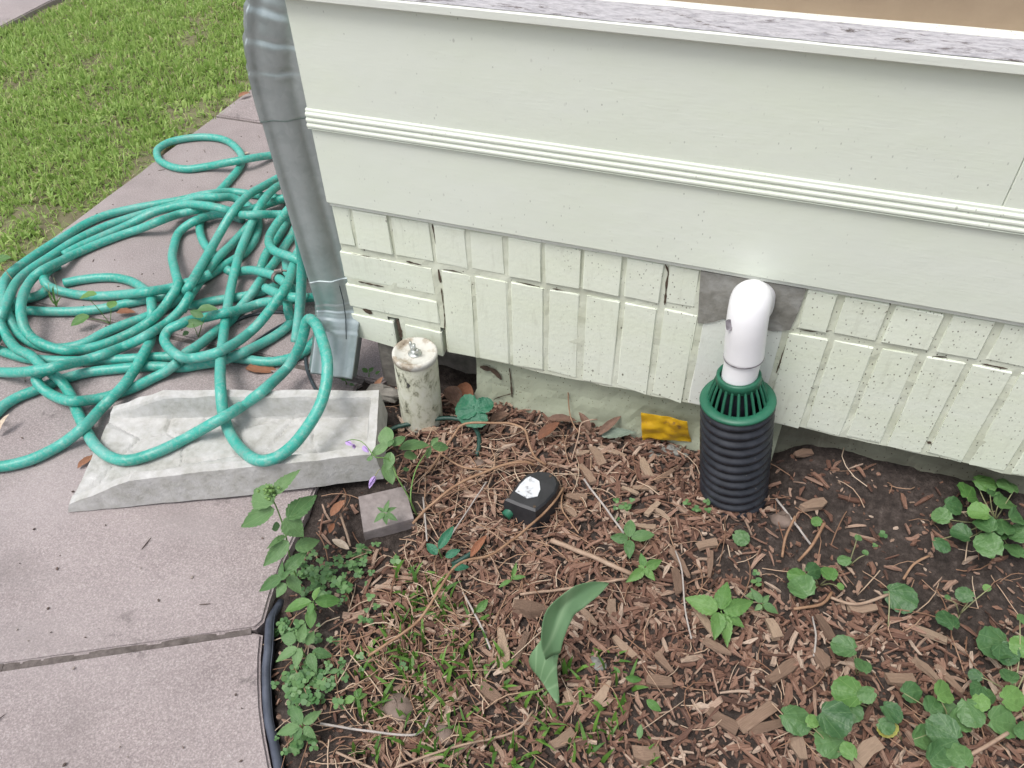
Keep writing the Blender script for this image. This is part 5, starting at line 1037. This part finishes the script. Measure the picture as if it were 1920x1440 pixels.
fallen(455, 292, 466, 283, .4, 'pale_leaf', 'tiny cream leaf beside the far hose loop', .004, .004)
fallen(447, 182, 468, 170, .4, 'dead_leaf', 'small orange leaf at the lawn edge behind the downspout', .012, .008)
fallen(920, 790, 955, 770, .5, 'brown_leaf', 'dark brown leaf right of the round blue-green leaf', .01, .004)
fallen(840, 725, 862, 760, .5, 'brown_leaf', 'crumpled brown leaf in the hollow behind the capped pipe', .01, .01)
fallen(862, 720, 885, 745, .45, 'dead_leaf', 'small rust leaf deep in the hollow beside the foundation', .01, .015)
fallen(700, 735, 716, 705, .35, 'dead_leaf', 'curled red leaf beside the concrete pier', .01, .02)
fallen(882, 1045, 912, 1000, .28, 'dead_leaf', 'long rusty leaf under the longest dry stem', .015, .015)
fallen(1480, 884, 1506, 872, .5, 'pale_leaf', 'tan leaf right of the black ribbed pipe', .008, .006)

# ------------------------------------------------------------------ lawn grass
n = 120000
x = rng.uniform(-2.95, -1.70, n); y = rng.uniform(0.75, 3.5, n)
patch = vnoise(x * 6, y * 6, 61) * 0.6 + vnoise(x * 17, y * 17, 62) * 0.4
edge = np.clip((-1.715 - x + 0.01) / 0.13, 0.08, 1) ** 0.8
keep = (rng.random(n) < edge * np.clip((patch - 0.12) * 2.8, 0.25, 1)) & (x > -2.93 + 0.06 * vnoise(y * 8, y * 0, 63))
gx = np.column_stack([x[keep], y[keep]])
m = len(gx); broad = rng.random(m) < 0.22
o = fast_obj('lawn_grass', blades(gx[~broad], lawn_z, 0.014, 0.044, 0.0018, 0.0038, 1.1), 'grass_blade'); tag(o, 'short green lawn grass left of the sidewalk', 'grass', kind='stuff')
o = fast_obj('lawn_weeds', blades(gx[broad], lawn_z, 0.014, 0.034, 0.006, 0.012, 1.0), 'grass_blade'); tag(o, 'low broad-leaved weeds mixed into the lawn', 'weeds', kind='stuff')

grit = []
for _ in range(260):
    gx_, gy_ = rnd.uniform(-1.68, -0.50), rnd.uniform(0.17, 1.9)
    if gx_ > float(edge_x(gy_)) - 0.03 or splash_at(gx_, gy_) > 0 or (gy_ > 1.0 and gx_ > -0.82): continue
    q = rnd.random(); L_ = rnd.uniform(0.002, 0.006) if q < 0.8 else rnd.uniform(0.010, 0.028)
    v_ = chip_verts(L_, L_ * rnd.uniform(0.4, 0.8) if q < 0.8 else 0.0013, 0.0016) @ euler(rnd.uniform(0, 6.28), 0, 0).T
    grit.append((v_ + np.array([gx_, gy_, 0.0012]), CF))
GRAIN.clear()
o = obj('paving_grit', join(grit), 'grit'); tag(o, 'crumbs of bark and grit scattered on the paving', 'grit', kind='stuff')
